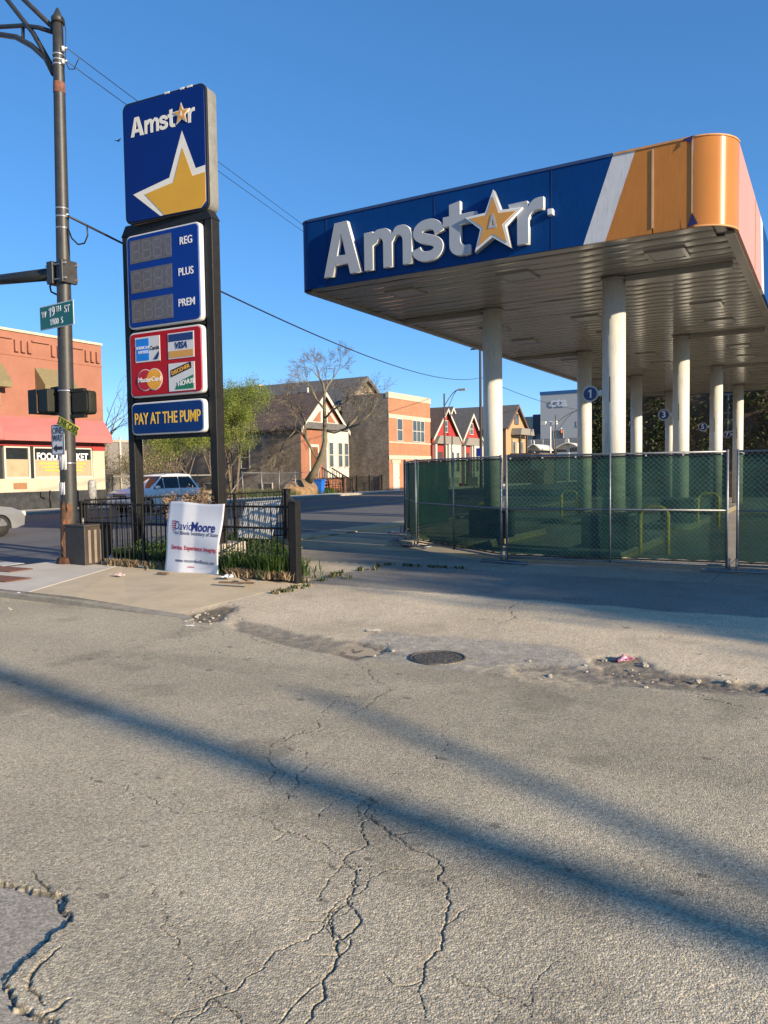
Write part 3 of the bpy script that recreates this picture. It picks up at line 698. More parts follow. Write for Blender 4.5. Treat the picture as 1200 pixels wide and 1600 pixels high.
for i, (p, q, z, r, lb) in enumerate([(-8.15,15.2,0,.3,'lower tan sandbag on the feet at the left end of the fence'),(-8.3,15.75,.05,-.4,'upper tan sandbag leaning over the fence feet'),(-8.7,16.1,0,.9,'farther tan sandbag behind the heap of feet')]):
    bm = bmesh.new(); bmesh.ops.create_uvsphere(bm, u_segments=20, v_segments=12, radius=1)
    for v in bm.verts:
        x, y, zz = v.co; v.co = (x*.34*(1+.1*sin(y*4)), y*.19, max(-.05, zz*.085+.015*sin(x*5+i)))
    me = bpy.data.meshes.new('sandbag'); bm.to_mesh(me); bm.free(); me.materials.append(sb)
    for f in me.polygons: f.use_smooth = True
    o = bpy.data.objects.new('sandbag', me); COL.objects.link(o); place(o, p, q, z+.05, r); tag(o, lb, 'sandbag', 'sandbags weighing down the fence')

# ---------------------------------------------------------------- price sign pylon
sg = thing('price_sign_pylon', 'tall two legged filling station price sign with blue star panel on top', 'pylon sign', -10.525, 10.3, 0, radians(1.5))
W2 = .935
for s in (-1, 1):
    mb = MB(); x = s*(W2+.08); mb.box(x-.08, x+.08, -.02, .19, 0, 6.13); mb.build('post', black_metal, sg, bev=.01)
mb = MB(); mb.prism([(-W2-.17,6.13),(W2+.17,6.13),(W2+.05,6.32),(-W2-.05,6.32)], 'y', -.03, .20); mb.build('top_cap', black_metal, sg)
mb = MB(); mb.box(-W2+.035,W2-.035,.05,.18,2.34,6.12); mb.build('cabinet_back', dark_cab, sg)
for z in (2.34, 3.04, 4.32, 6.07): MB().box(-W2+.035,W2-.035,-.02,.05,z,z+.05).build('cross_rail', black_metal, sg)
mb = MB()
for i in range(14): mb.box(-.8+i*.123-.008,-.8+i*.123+.008,-.028,-.018,6.08,6.096)
mb.build('rivet', galv, sg)
mb = MB(); mb.box(-.22,.22,-.3,.55,-.1,.42); mb.build('footing', concrete, sg).location = (1.0,0,0)
panel_blue = mat('panel_blue', (.003,.035,.24), .35, var=.05, vs=2, spec=.2); panel_red = mat('panel_red', (.40,.008,.015), .35, var=.05, vs=2, spec=.2)
pay_blue = mat('pay_blue', (.003,.032,.15), .35, var=.04, spec=.2)
def panel(name, x0, x1, z0, z1, m, r=.09):
    f = shape(name, [rrect(x0,x1,z0,z1,r)], plastic_white, sg, (0,-.035,0), .055, .012)
    g = shape('face', [rrect(x0+.025,x1-.03,z0+.025,z1-.025,r*.85)], m, f, (0,-.068,0), .006, .006)
    return f
X0, X1 = -W2+.05, W2-.05
pp = panel('price_panel', X0, X1, 4.39, 6.08, panel_blue)
disp = mat('display_grey', (.13,.12,.125), .3, var=.15, vs=12, spec=.5); ghost = mat('ghost_segment', (.175,.165,.165), .3, var=.1); dispc = mat('display_column', (.115,.107,.11), .3, var=.1)
for zc, wd in ((5.78,'REG'),(5.24,'PLUS'),(4.70,'PREM')):
    d = MB().box(X0+.09,X0+1.12,-.084,-.05,zc-.21,zc+.21).build('price_display', disp, pp)
    mb = MB()
    for k in range(4):
        xc = X0+.24+k*.27; w = .085 if k < 3 else .05
        for a in ((xc-w,xc+w,zc+.14,zc+.165),(xc-w,xc+w,zc-.012,zc+.012),(xc-w,xc+w,zc-.165,zc-.14),(xc-w-.02,xc-w+.0,zc+.02,zc+.14),(xc+w,xc+w+.02,zc+.02,zc+.14),(xc-w-.02,xc-w,zc-.14,zc-.02),(xc+w,xc+w+.02,zc-.14,zc-.02)):
            mb.box(a[0],a[1],-.0846,-.0841,a[2],a[3])
    mb.build('ghost_digits', ghost, d)
    mb = MB()
    for k in range(3): xc = X0+.375+k*.27; mb.box(xc-.012,xc+.012,-.0846,-.0841,zc-.205,zc+.205)
    mb.build('divider', dispc, d)
    text('lettering', wd, txt_white, pp, (X0+1.45 if wd != 'REG' else X0+1.47,-.086,zc+.02), .19, bold=.01, xs=.88)
cp = panel('card_panel', X0, X1, 3.12, 4.30, panel_red)
def card(xc, zc, w=.62, h=.46):
    o = MB().box(xc-w/2,xc+w/2,-.088,-.08,zc-h/2,zc+h/2).build('card_logo', plastic_white, cp); o.location = (0,0,0); return o
c1 = card(-.42, 3.98); mb = MB(); mb.box(-.70,-.38,-.092,-.0885,3.78,4.18); mb.build('blue_square', mat('card_blue', (.01,.22,.75), .3), c1)
text('lettering', 'AMERICAN', txt_white, c1, (-.54,-.094,4.01), .075, xs=.9); text('lettering', 'EXPRESS', txt_white, c1, (-.52,-.094,3.93), .075, xs=.9)
text('lettering', 'Cards', txt_black, c1, (-.24,-.092,3.99), .10, bold=.01)
mb = MB(); mb.add([(-.28,-.093,3.78),(-.17,-.093,3.78),(-.13,-.093,3.86),(-.13,-.093,3.93)], [(0,1,2,3)]); mb.build('corner_mark', navy, c1)
c2 = card(.40, 3.98); mb = MB(); mb.box(.11,.69,-.092,-.0885,4.06,4.19); mb.build('blue_band', navy, c2); mb = MB(); mb.box(.11,.69,-.092,-.0885,3.77,3.89); mb.build('gold_band', gold, c2)
text('lettering', 'VISA', navy, c2, (.40,-.093,3.975), .16, bold=.03, xs=.95, shear=.25)
c3 = shape('card_logo', [arc(-.50,3.42,.20,.20,0,360,32)[:-1]], plastic_white, cp, (0,-.083,0), .003)
shape('card_ring', [arc(-.27,3.42,.20,.20,0,360,32)[:-1]], plastic_white, c3, (0,-.0005,0), .0028)
shape('red_disc', [arc(-.50,3.42,.185,.185,0,360,32)[:-1]], mat('card_red', (.5,.01,.02), .3), c3, (0,-.006,0), .002)
shape('orange_disc', [arc(-.27,3.42,.185,.185,0,360,32)[:-1]], mat('card_orange', (.85,.38,.02), .3), c3, (0,-.0095,0), .002)
text('lettering', 'MasterCard', txt_white, c3, (-.385,-.014,3.42), .125, bold=.012, xs=.95)
c4 = card(.40, 3.42, .62, .50)
mb = MB(); mb.add([(.14,-.092,3.42),(.64,-.092,3.56),(.64,-.092,3.66),(.60,-.092,3.67),(.14,-.092,3.55)], [(0,1,2,3,4)]); mb.build('black_band', txt_black, c4)
mb = MB(); mb.add([(.24,-.093,3.20),(.68,-.093,3.20),(.68,-.093,3.44),(.32,-.093,3.33)], [(0,1,2,3)]); mb.build('green_band', mat('card_green', (.01,.18,.08), .4), c4)
text('lettering', 'DISCOVER', mat('card_orange2', (.85,.45,.05), .4), c4, (.38,-.095,3.545), .10, bold=.012, xs=.95, tilt=.27)
text('lettering', 'NOVUS', txt_white, c4, (.50,-.096,3.31), .12, bold=.02, xs=.95, tilt=.12)
pn = panel('pay_panel', X0, X1, 2.42, 3.00, pay_blue)
text('lettering', 'PAY AT THE PUMP', yellow_l, pn, (0,-.082,2.70), .30, bold=.012, xs=.66)
# brand panel on top
br = thing('tmp', None, None, 0, 0); br.name = 'brand_panel'; br.parent = sg; br.location = (.105,-.02,6.30); br.rotation_euler = (0,0,radians(3.5)); 
bp = br
frm = shape('panel_box', [rrect(-.93,.93,0,2.13,.12)], mat('aged_box', (.21,.205,.18), .5, var=.15, vs=5), bp, (0,.09,0), .13, .012)
shape('panel_edge', [rrect(-.945,.945,-.015,2.145,.13)], black_metal, bp, (0,-.05,0), .02, .004)
bf = shape('face', [rrect(-.91,.91,.02,2.11,.11)], mat('brand_blue', (.002,.02,.15), .35, var=.05, vs=2, spec=.2), bp, (0,-.075,0), .006, .006)
def small(fn, x0, x1, zb, s):
    sp, W = fn(); sx = (x1-x0)/W
    return shape('letter', [[(x*sx, y*s) for x, y in q] for q in sp], mat('panel_ivory', (.72,.70,.62), .35, var=.04), bf, (x0,-.015,zb), .003)
k = 1.46/4.66; sx0 = -.75
for fn, a, b in ((L_A,-9.02,-8.05),(L_m,-7.98,-6.93),(L_s,-6.92,-6.27),(L_t,-6.27,-5.63),(L_r,-4.83,-4.36)): small(fn, sx0+(a+9.02)*k, sx0+(b+9.02)*k, 1.52, .34)
sx = sx0+(9.02-5.27)*k
shape('star', [star(.205,.09)], MATS['panel_ivory'], bf, (sx,-.022,1.70), .003); shape('star', [star(.165,.068)], gold, bf, (sx,-.030,1.70), .003)
shape('star_letter', [[(-.03,-.035),(-.008,.05),(.008,.05),(.03,-.035)],[(-.011,-.02),(.011,-.02),(0,.02)]], MATS['panel_ivory'], bf, (sx,-.036,1.70), .002)
gs = mat('golden_star', (.62,.33,.02), .4, var=.05, vs=1)
shape('big_star', [[(-.74,.50),(.11,.66),(.42,1.42),(.70,.72),(.905,.74),(.905,.13),(.80,.025),(-.12,.025)]], MATS['panel_ivory'], bf, (0,-.012,0), .003)
shape('big_star', [[(-.46,.46),(.20,.56),(.42,1.12),(.63,.60),(.905,.62),(.905,.13),(.80,.025),(-.02,.025)]], gs, bf, (0,-.018,0), .003)
mb = MB()
for a, b in ((.05,.15),(.40,.48),(.55,.66)): mb.box(a,b,-.085,-.05,2.125,2.16)
mb.build('flaking_trim', plastic_white, bp)

# ---------------------------------------------------------------- street light pole
PP, QP = -12.06, 9.2
pole_m = mat('pole_paint', (.034,.034,.034), .5, 0, var=.2, vs=6, bump=.1)
pl = thing('street_light_pole', 'tall dark grey street light pole with mast arm at the street corner', 'street light', PP, QP, 0)
def pa(x, y, dq=0): a, b = atq(x, y, QP+dq); return (a-PP, dq, b)
top = pa(90, 24); base = (0, 0, -.1)
def pc(z): t = z/top[2]; return (top[0]*t, 0, z)
mb = MB(); mb.tube([base, pc(1), pc(3), pc(5), pc(7), pc(9), pc(top[2]-.12)], [.155,.148,.135,.122,.108,.095,.088], 24); mb.tube([pc(top[2]-.14),pc(top[2]-.05),pc(top[2]),pc(top[2]+.12)], [.11,.11,.07,.02], 16); mb.build('shaft', pole_m, pl)
rust = mat('rust', (.10,.04,.02), .9, var=.4, vs=12, bump=.4, col2=(.03,.02,.016))
mb = MB(); mb.tube([(0,0,-.03),(0,0,.05),(.0,0,.06),(0,0,.18),(0,0,.20)], [.34,.32,.25,.22,.16], 12); mb.build('base_collar', rust, pl, smooth=False)
mb = MB(); vs = []
for j in range(9):
    for i in range(13):
        a = radians(-135+115*i/12+8*sin(j*2.1)); z = .22+.95*j/8+.05*sin(i*1.7+j); r_ = .155-.0075*z+.004; vs.append((pc(z)[0]+r_*cos(a), r_*sin(a), z))
mb.add(vs, [(j*13+i, j*13+i+1, (j+1)*13+i+1, (j+1)*13+i) for j in range(8) for i in range(12)], 0, True); mb.build('rust_band', mat('rust_bright', (.17,.075,.035), .9, var=.4, vs=9, col2=(.06,.04,.03)), pl)
ss = mat('steel_band', (.6,.6,.6), .3, .8)
for z in (8.98,8.90,6.42,6.28,6.08,9.07, 1.9, 3.2): mb = MB(); mb.tube([pc(z-.014),pc(z+.014)], .115 if z < 7 and z > 5 else (.102 if z > 7 else .148), 20); mb.build('strap', ss, pl)
arms = MB()
arms.tube([pa(84,44), pa(40,2), pa(5,-32)], .045, 8); arms.tube([pa(86,112), pa(52,52), pa(10,-2), pa(-20,-40)], .045, 8)
arms.tube([pa(82,50), pa(60,43), pa(36,40), pa(0,42), pa(-60,52)], .04, 8); arms.tube([pa(84,116), pa(72,92), pa(50,72), pa(25,58), pa(0,54), pa(-60,60)], .05, 8)
arms.tube([pa(36,43), pa(36,64)], .03, 8); arms.build('lamp_arm', pole_m, pl)
mb = MB(); a = Vector(pa(94,427)); b = Vector(pa(0,437)); mb.tube([a, b, b+(b-a)*1.2], [.115,.095,.075], 20); mb.build('mast_arm', mat('arm_paint', (.03,.035,.04), .4, .4), pl)
mb = MB(); z = pc(5.3); mb.box(z[0]-.26,z[0]-.1,-.16,.16,5.1,5.5); mb.box(z[0]+.09,z[0]+.17,-.16,.16,5.1,5.5); mb.build('clamp', pole_m, pl, bev=.01)
mb = MB()
for zz in (5.17,5.43):
    for y in (-.13,.13): mb.cyl((z[0]-.3,y,zz),(z[0]+.24,y,zz),.017,8)
mb.build('bolt', galv, pl)
def cable(parent, pts, r, name='cable', m=None):
    mb = MB(); mb.tube(pts, r, 6); return mb.build(name, m or txt_black, parent)
cable(pl, [pa(82,440),pa(78,448),pa(80,456),pa(90,461)], .018)
cable(pl, [pa(94,24),pa(100,30),pa(103,50),pa(103,75),pa(102,95),pa(108,108),pa(116,108),pa(120,98),pa(124,90)], .008)
cable(pl, [pa(106,356),pa(112,372),pa(122,382),pa(132,380),pa(137,368),pa(136,352)], .014)
mb = MB()
for x, y in ((103,75),(103,95),(105,335)): a = Vector(pa(x,y)); mb.cyl(a+Vector((-.07,0,-.04)),a+Vector((-.07,0,.04)),.035,10); mb.cyl(a+Vector((-.13,0,0)),a+Vector((.02,0,0)),.012,6)
mb.build('insulator', plastic_white, pl)
mb = MB(); mb.tube([pc(8.42),pc(8.60)], [.1035,.1015], 24, cap=False); mb.build('rust_patch', mat('light_rust', (.20,.08,.05), .8, var=.3, vs=14), pl)
# bills stuck on the pole
poster = mat('paper_bill', (.62,.60,.60), .8, var=.12, vs=9)
def wrapsheet(name, z0, z1, a0, a1, r, label):
    mb = MB(); vs = []; n = 12
    for i in range(n+1):
        a = radians(a0+(a1-a0)*i/n)
        for z in (z0, z1): vs.append((pc(z)[0]+r*cos(a), r*sin(a), z+.01*sin(i*1.7)))
    fs = [(i*2,i*2+2,i*2+3,i*2+1) for i in range(n)]
    mb.add(vs, fs, 0, True); o = mb.build(name, poster); sm = o.modifiers.new('s', 'SOLIDIFY'); sm.thickness = .002
    place(o, PP, QP); tag(o, label, 'poster', 'paper bills on the street light pole')
wrapsheet('paper_bill', 1.78, 2.12, -128, -45, .153, 'larger white paper bill on the pole, above the other')
wrapsheet('paper_bill', 1.33, 1.55, -128, -60, .157, 'small white paper bill on the pole, just below the larger one')
# street name sign
def on_pole(name, label, cat, x, z, dq=-.17, rot=0, group=None): return thing(name, label, cat, PP+x, QP+dq, z, rot, group)
a = atq(60,499,QP-.17); b = atq(118,487,QP-.17)
t = on_pole('street_name_sign', 'green street name sign with white lettering on the light pole', 'street sign', (a[0]+b[0])/2-PP, (a[1]+b[1])/2, rot=radians(-4))
w = (b[0]-a[0])/2
MB().box(-w,w,-.004,.004,-.215,.215).build('border', mat('sign_edge', (.65,.68,.66), .4), t, bev=.002)
g = MB().box(-w+.018,w-.018,-.009,-.0045,-.195,.195).build('plate', mat('sign_green', (.005,.13,.085), .35, var=.05), t)
text('lettering', 'W', txt_white, g, (-.37,-.011,.05), .16, bold=0, xs=.85); shape('lettering', [ONE], txt_white, g, (-.185,-.011,.075), .001, scale=.165); text('lettering', '9', txt_white, g, (-.085,-.011,.075), .24, bold=.004, xs=.85)
text('lettering', 'TH', txt_white, g, (.075,-.011,.105), .14, bold=0, xs=.85); text('lettering', 'ST', txt_white, g, (.33,-.011,.075), .18, bold=0, xs=.9)
shape('lettering', [ONE], txt_white, g, (-.17,-.011,-.10), .001, scale=.11); text('lettering', '900  S', txt_white, g, (.03,-.011,-.105), .16, bold=0, xs=.85)
# one way sign
a = atq(79,664,QP-.18); b = atq(99,664,QP-.18); c = atq(89,711,QP-.18); w = (b[0]-a[0])/2; hz = (a[1]-c[1])/2
t = on_pole('one_way_sign', 'small white ONE WAY sign with black arrow on the light pole', 'road sign', (a[0]+b[0])/2-PP, c[1]+hz)
shape('plate', [rrect(-w,w,-hz,hz,.03)], mat('sign_white', (.60,.60,.62), .4), t, (0,0,0), .003)
brd = MB(); e = .012; brd.box(-w+e,w-e,-.0065,-.0035,hz-2*e,hz-e); brd.box(-w+e,w-e,-.0065,-.0035,-hz+e,-hz+2*e); brd.box(-w+e,-w+2*e,-.0065,-.0035,-hz+2*e,hz-2*e); brd.box(w-2*e,w-e,-.0065,-.0035,-hz+2*e,hz-2*e); brd.build('border', txt_black, t)
text('lettering', 'ONE', txt_black, t, (0,-.007,hz*.58), .17, bold=0, xs=.78); text('lettering', 'WAY', txt_black, t, (0,-.007,hz*.10), .17, bold=0, xs=.70)
shape('arrow', [[(-w+.04,0),(-.03,.07),(-.03,.03),(w-.05,.03),(w-.05,-.03),(-.03,-.03),(-.03,-.07)]], txt_black, t, (0,-.006,-hz*.55), .001)
# yellow flyer arrow
a = atq(90,652,QP-.19); b = atq(126,672,QP-.19)
t = on_pole('arrow_flyer', 'yellow arrow shaped JUNK CARS flyer tilted across the light pole', 'flyer', (a[0]+b[0])/2-PP, (a[1]+b[1])/2-.04, dq=-.19)
L = .31; yel = mat('flyer_yellow', (.75,.68,.03), .5, var=.05)
shape('sheet', [[(-L,.07),(L-.02,.07),(L-.07,0),(L-.02,-.09),(-L,-.09)]], yel, t, (0,0,0), .002, tilt=-.42)
shape('border', [[(-L+.01,.055),(L-.05,.055),(L-.05,.045),(-L+.01,.045)],[(-L+.01,-.065),(L-.05,-.065),(L-.05,-.075),(-L+.01,-.075)]], txt_black, t, (0,-.004,0), .001, tilt=-.42)
text('lettering', 'JUNK CARS', txt_black, t, (-.03,-.005,-.0), .145, bold=0, xs=.78, tilt=-.42)
# pedestrian signals
sigm = mat('signal_housing', (.022,.023,.017), .6, spec=.25, var=.15)
za = atq(74,628,QP)[1]
t = on_pole('pedestrian_signal', 'black pedestrian signal with deep hood on the left of the light pole', 'signal head', -.40, za, dq=0, rot=radians(-8), group='pedestrian signals on the light pole')
MB().box(-.08,.27,-.20,.20,-.21,.21).build('housing', sigm, t, bev=.02)
mb = MB(); 
for bx in ((-.38,-.08,-.22,-.205,-.22,.22),(-.38,-.08,.205,.22,-.22,.22),(-.38,-.08,-.205,.205,.205,.22),(-.34,-.08,-.205,.205,-.22,-.205)): mb.box(*bx)
mb.build('hood', sigm, t); MB().box(-.10,-.082,-.19,.19,-.19,.19).build('lens', txt_black, t)
for za_ in (.20, -.26): MB().box(.10,.50,-.04,.04,za_,za_+.05).build('bracket', sigm, t)
t = on_pole('pedestrian_signal', 'black pedestrian signal seen from behind on the right of the light pole', 'signal head', .42, za-.06, dq=.02, rot=radians(6), group='pedestrian signals on the light pole')
shape('housing', [rrect(-.20,.20,-.2,.2,.05)], sigm, t, (0,.08,0), .08, .01); shape('back_plate', [rrect(-.17,.17,-.17,.17,.05)], sigm, t, (0,-.02,0), .006, .006)
for za_ in (.19, -.27): MB().box(-.36,.10,-.03,.05,za_,za_+.06).build('bracket', sigm, t)
# second pipe on the far pavement side (grey conduit near the pole)
# brown cabinet beside the pole
t = thing('utility_cabinet', 'brown metal box standing at the foot of the light pole', 'cabinet', -11.70, 9.26, .06, radians(-4))
MB().box(-.30,.30,-.22,.34,0,.70).build('body', mat('brown_metal', (.055,.042,.034), .5, .2, var=.2, vs=4, bump=.2), t, bev=.012)
MB().box(-.31,.31,-.23,.35,.70,.735).build('lid', mat('brown_lid', (.07,.055,.045), .5, .2), t, bev=.008)
mb = MB(); mb.cyl((-.05,0,.73),(-.05,0,.84),.018,8); mb.build('stub', galv, t)
mb = MB()
for i in range(4): mb.box(.3,.312,-.15+i*.12,-.10+i*.12,.05,.64)
mb.build('side_rib', mat('pale_rib', (.22,.18,.14), .5), t)  # ribs in a paler brown than the body

# ---------------------------------------------------------------- iron fence round the sign
t = thing('iron_fence', 'black iron picket fence round the three cornered plot under the price sign', 'fence', -11.75, 9.36, .05)
A0, A1, A2 = Vector((-.15,0,0)), Vector((4.80,-.12,0)), Vector((.10,5.8,0)); A3 = Vector((-.38,.25,0))
def run(a, b, h=1.10, gap=.115):
    mb = MB(); L = (b-a).length; n = int(L/gap); d = (b-a)/L
    for i in range(1, n):
        x = a+(b-a)*i/n; j = random.uniform(-.006,.006)
        mb.tube([x+Vector((0,0,.06)), x+Vector((j,j,h+.05+random.uniform(-.008,.008)))], .0135, 4)
    for z in (.10, h*.70, h): mb.tube([a+Vector((0,0,z)), b+Vector((0,0,z))], .017, 4)
    mb.build('picket_run', black_metal, t)
def fpost(a, h=1.14, w=.06):
    mb = MB(); mb.box(a.x-w,a.x+w,a.y-w,a.y+w,-.05,h); mb.box(a.x-w-.008,a.x+w+.008,a.y-w-.008,a.y+w+.008,h,h+.03); mb.build('post', black_metal, t, bev=.004)
run(A0, A1); run(A3, A2, 1.16); run(A2, A1, 1.13)
for a_, h_, w_ in ((A0,1.12,.03),(A1,1.16,.065),(A2,1.2,.075),(A3,1.12,.045),((A0+A1)*.32,1.1,.022),((A0+A1)*.66,1.1,.022),(A2*.35,1.14,.03),(A2*.68,1.14,.03)): fpost(a_, h_, w_)

# campaign banner leaning on the fence
bn = thing('campaign_banner', 'creased white campaign banner leaning on the iron fence', 'banner', -8.93, 9.14, .0, radians(-1))
def bwarp(x, z):
    u = (x+.63)/1.26; v = z/1.22
    f = .045*(1-min(1, abs(u-.31)/.31))*(-1) if u < .31 else -.045*(1-min(1, (u-.31)/.2))
    return .10*v*v+f*.8+.018*sin(x*5+v*5)*(1-v)+.012*sin(v*9+x*2)-.05*(1-v)**3
mb = MB(); nx, nz = 30, 30; vs = []
for j in range(nz+1):
    for i in range(nx+1):
        u, v = i/nx, j/nz; zt = 1.215-.035*u+.012*sin(u*7); zb = .015+.03*(1-u)-.03*sin(u*3)+.012*sin(u*11)
        xl = -.62+.035*(1-v)*.6; xr = .63-.07*(1-v)-.02*sin(v*3)
        z = zb+(zt-zb)*v; x = xl+(xr-xl)*u; vs.append((x, bwarp(x, z), z))
mb.add(vs, [(j*(nx+1)+i, j*(nx+1)+i+1, (j+1)*(nx+1)+i+1, (j+1)*(nx+1)+i) for j in range(nz) for i in range(nx)], 0, True)
o = mb.build('sheet', mat('banner_vinyl', (.66,.67,.70), .45, var=.04, vs=3), bn); s_ = o.modifiers.new('s','SOLIDIFY'); s_.thickness = .003; s_.offset = 1
W = lambda x, z: bwarp(x, z)-.006
bblue = mat('banner_blue', (.01,.015,.16), .5); bred = mat('banner_red', (.42,.01,.03), .5); bgrey = mat('banner_grey', (.10,.10,.15), .5)
def bt(s, x, z, size, m, bold=0., xs=1., al='LEFT'): text('lettering', s, m, bn, (x, 0, z), size, bold=bold, xs=xs, ext=.0012, align=al, warp=W, tilt=-.03)
bt('David', -.42, .825, .20, bblue, -.004, .84); bt('Moore', -.06, .81, .205, bblue, .022, .92)
bt('for Illinois Secretary of State', -.40, .715, .088, bgrey, 0, .92)
bt('Service. Experience. Integrity.', -.47, .475, .098, bred, .016, .86)
bt('www.mooreforillinois.com', -.36, .265, .082, bgrey, 0, .95); bt('union', -.10, .165, .035, bred, .02, 1.6)
mb = MB()
for i, (a_, w_) in enumerate(((0,.09),(0,.11),(0,.11),(.01,.09),(.02,.06),(.03,.03))):
    z = .89-i*.036; mb.add([(-.49+a_,W(-.49,z)-.001,z),(-.49+a_+w_,W(-.4,z)-.001,z),(-.49+a_+w_,W(-.4,z)-.001,z+.017),(-.49+a_,W(-.49,z)-.001,z+.017)], [(0,1,2,3)])
mb.build('stripes_mark', bred, bn)
# white ribbed board lying inside the fence
t = thing('ribbed_board', 'white ribbed board leaning inside the iron fence on the right', 'board', -10.15, 12.1, .35, radians(-6))
mb = MB(); vs = []; n = 64
for i in range(n+1):
    x = -.50+1.0*i/n; y = .004*sin(i*1.57)
    vs += [(x, y, 0), (x, y+.30, .72+.06*(x+.5))]
mb.add(vs, [(i*2,i*2+2,i*2+3,i*2+1) for i in range(n)], 0, False); o = mb.build('sheet', mat('board_white', (.70,.66,.58), .5, var=.1), t); o.modifiers.new('s','SOLIDIFY').thickness = .004
mb = MB(); mb.box(-.51,.51,.285,.31,.70,.725); e = mb.build('edging', mat('board_edging', (.35,.10,.06), .6), t); e.rotation_euler = (0,-.055,0)
mb = MB(); mb.tube([(-.3,.2,-.35),(-.3,.28,.5)], .02, 6); mb.tube([(.3,.2,-.35),(.3,.28,.5)], .02, 6); mb.build('prop', black_metal, t)

# ---------------------------------------------------------------- vegetation helpers
def grow(mb, tips, p, d, L, r, lv, maxlv, droop=0., spread=.6, wig=.18, kids=(2,4), shrink=.68, minr=.0075):
    n = 4; pts = [p]; rad = [r]; dd = d.copy()
    for i in range(n):
        dd = (dd+Vector((random.uniform(-wig,wig), random.uniform(-wig,wig), random.uniform(-wig,wig)-droop))).normalized()
        pts.append(pts[-1]+dd*L/n); rad.append(max(minr, r*(1-.45*(i+1)/n)))
    mb.tube(pts, rad, 6 if r > .03 else 3, cap=False)
    if lv >= maxlv: tips.append((pts[2], dd)); tips.append((pts[-1], dd)); return
    k = random.randint(*kids)
    for i in range(k):
        j = random.choice((2,3,4)) if i else 4
        ax = Vector((random.gauss(0,1), random.gauss(0,1), random.gauss(0,1))).normalized()
        nd = (dd+ax*spread*random.uniform(.6,1.3)).normalized()
        grow(mb, tips, pts[j], nd, L*shrink*random.uniform(.75,1.15), rad[j]*.68, lv+1, maxlv, droop, spread, wig, kids, shrink)
def leaves(tips, n, size, sp, mats, name, parent, vert=0.):
    vs, fs, mi = [], [], []
    for i in range(n):
        c, d = random.choice(tips)
        c = c+Vector((random.gauss(0,sp), random.gauss(0,sp), random.gauss(0,sp)-abs(random.gauss(0,vert))))
        a = Vector((random.gauss(0,1), random.gauss(0,1), random.gauss(0,1)-vert*2)).normalized(); b = a.orthogonal().normalized()
        b = (b*cos(i)+a.cross(b)*sin(i)); s = size*random.uniform(.5,1.3); o = len(vs)
        vs += [c-a*s, c+b*s*.45, c+a*s, c-b*s*.45]; fs.append((o,o+1,o+2,o+3)); mi.append(random.randrange(len(mats)))
    me = bpy.data.meshes.new(name); me.from_pydata([tuple(v) for v in vs], [], fs)
    for m_ in mats: me.materials.append(m_)
    me.polygons.foreach_set('material_index', mi); me.update()
    o = bpy.data.objects.new(name, me); COL.objects.link(o); o.parent = parent; return o
def leafmat(name, c, tr=.35):
    if name in MATS: return MATS[name]
    m = bpy.data.materials.new(name); m.use_nodes = True; t = m.node_tree; b = t.nodes['Principled BSDF']; b.inputs['Base Color'].default_value = (*c, 1); b.inputs['Roughness'].default_value = .6
    tl = t.nodes.new('ShaderNodeBsdfTranslucent'); tl.inputs[0].default_value = (*[x*1.3 for x in c], 1); mx = t.nodes.new('ShaderNodeMixShader'); mx.inputs[0].default_value = tr
    t.links.new(b.outputs[0], mx.inputs[1]); t.links.new(tl.outputs[0], mx.inputs[2]); t.links.new(mx.outputs[0], t.nodes['Material Output'].inputs[0]); MATS[name] = m; return m
spring = [leafmat('leaf_spring', (.21,.27,.035)), leafmat('leaf_olive', (.12,.16,.03)), leafmat('leaf_pale', (.29,.33,.06))]
green = [leafmat('leaf_green', (.05,.105,.017)), leafmat('leaf_dark', (.028,.062,.012)), leafmat('leaf_fresh', (.085,.145,.025))]
bud = [leafmat('leaf_bud', (.17,.08,.05)), leafmat('leaf_bud_pale', (.22,.14,.09))]
ivy = [leafmat('ivy_dark', (.03,.05,.015)), leafmat('ivy_mid', (.07,.09,.03)), leafmat('ivy_dry', (.10,.07,.04))]
drym = [leafmat('dry_stalk', (.32,.23,.14)), leafmat('dry_pale', (.42,.32,.20))]

# willowy green tree on the vacant lot
def green_tree(p, q, h, label, cat='tree', w=1., n=9000, trunks=3, up=False):
    t = thing('green_tree', label, cat, p, q, .05)
    mb = MB(); tips = []
    for i in range(trunks):
        a = i*2.1+.4; st = Vector((.15*cos(a), .15*sin(a), 0)); d = Vector((.28*cos(a)*w, .28*sin(a)*w, 1)).normalized()
        pts = [st, st+d*h*.16, st+d*h*.3+Vector((0,0,.1))]; mb.tube(pts, [.13,.10,.08], 8)
        for k in range(3):
            a2 = a+k*2.1; dd = Vector((.5*cos(a2)*w, .5*sin(a2)*w, 1)).normalized()
            grow(mb, tips, pts[2], dd, h*.30, .06, 0, 3, droop=-.03, spread=.5, wig=.15, kids=(2,3), shrink=.72)
    mb.build('trunk', bark, t)
    low = [x for x in tips if x[0].z < h*1.05]
    leaves(low, int(n*.8), .045, .26 if up else .24, spring, 'crown', t, vert=.10); return t
green_tree(-34.6, 39.3, 7.5, 'bright spring green feathery tree right of the sign post, left of the gabled brick house', w=.42, n=42000, up=True)
green_tree(-35.5, 35.3, 4.6, 'olive green young tree seen between the two sign posts above the white car', w=1.1, n=16000)
green_tree(-35.0, 38.2, 4.9, 'second olive tree just left of the right hand sign post', w=.9, n=14000)
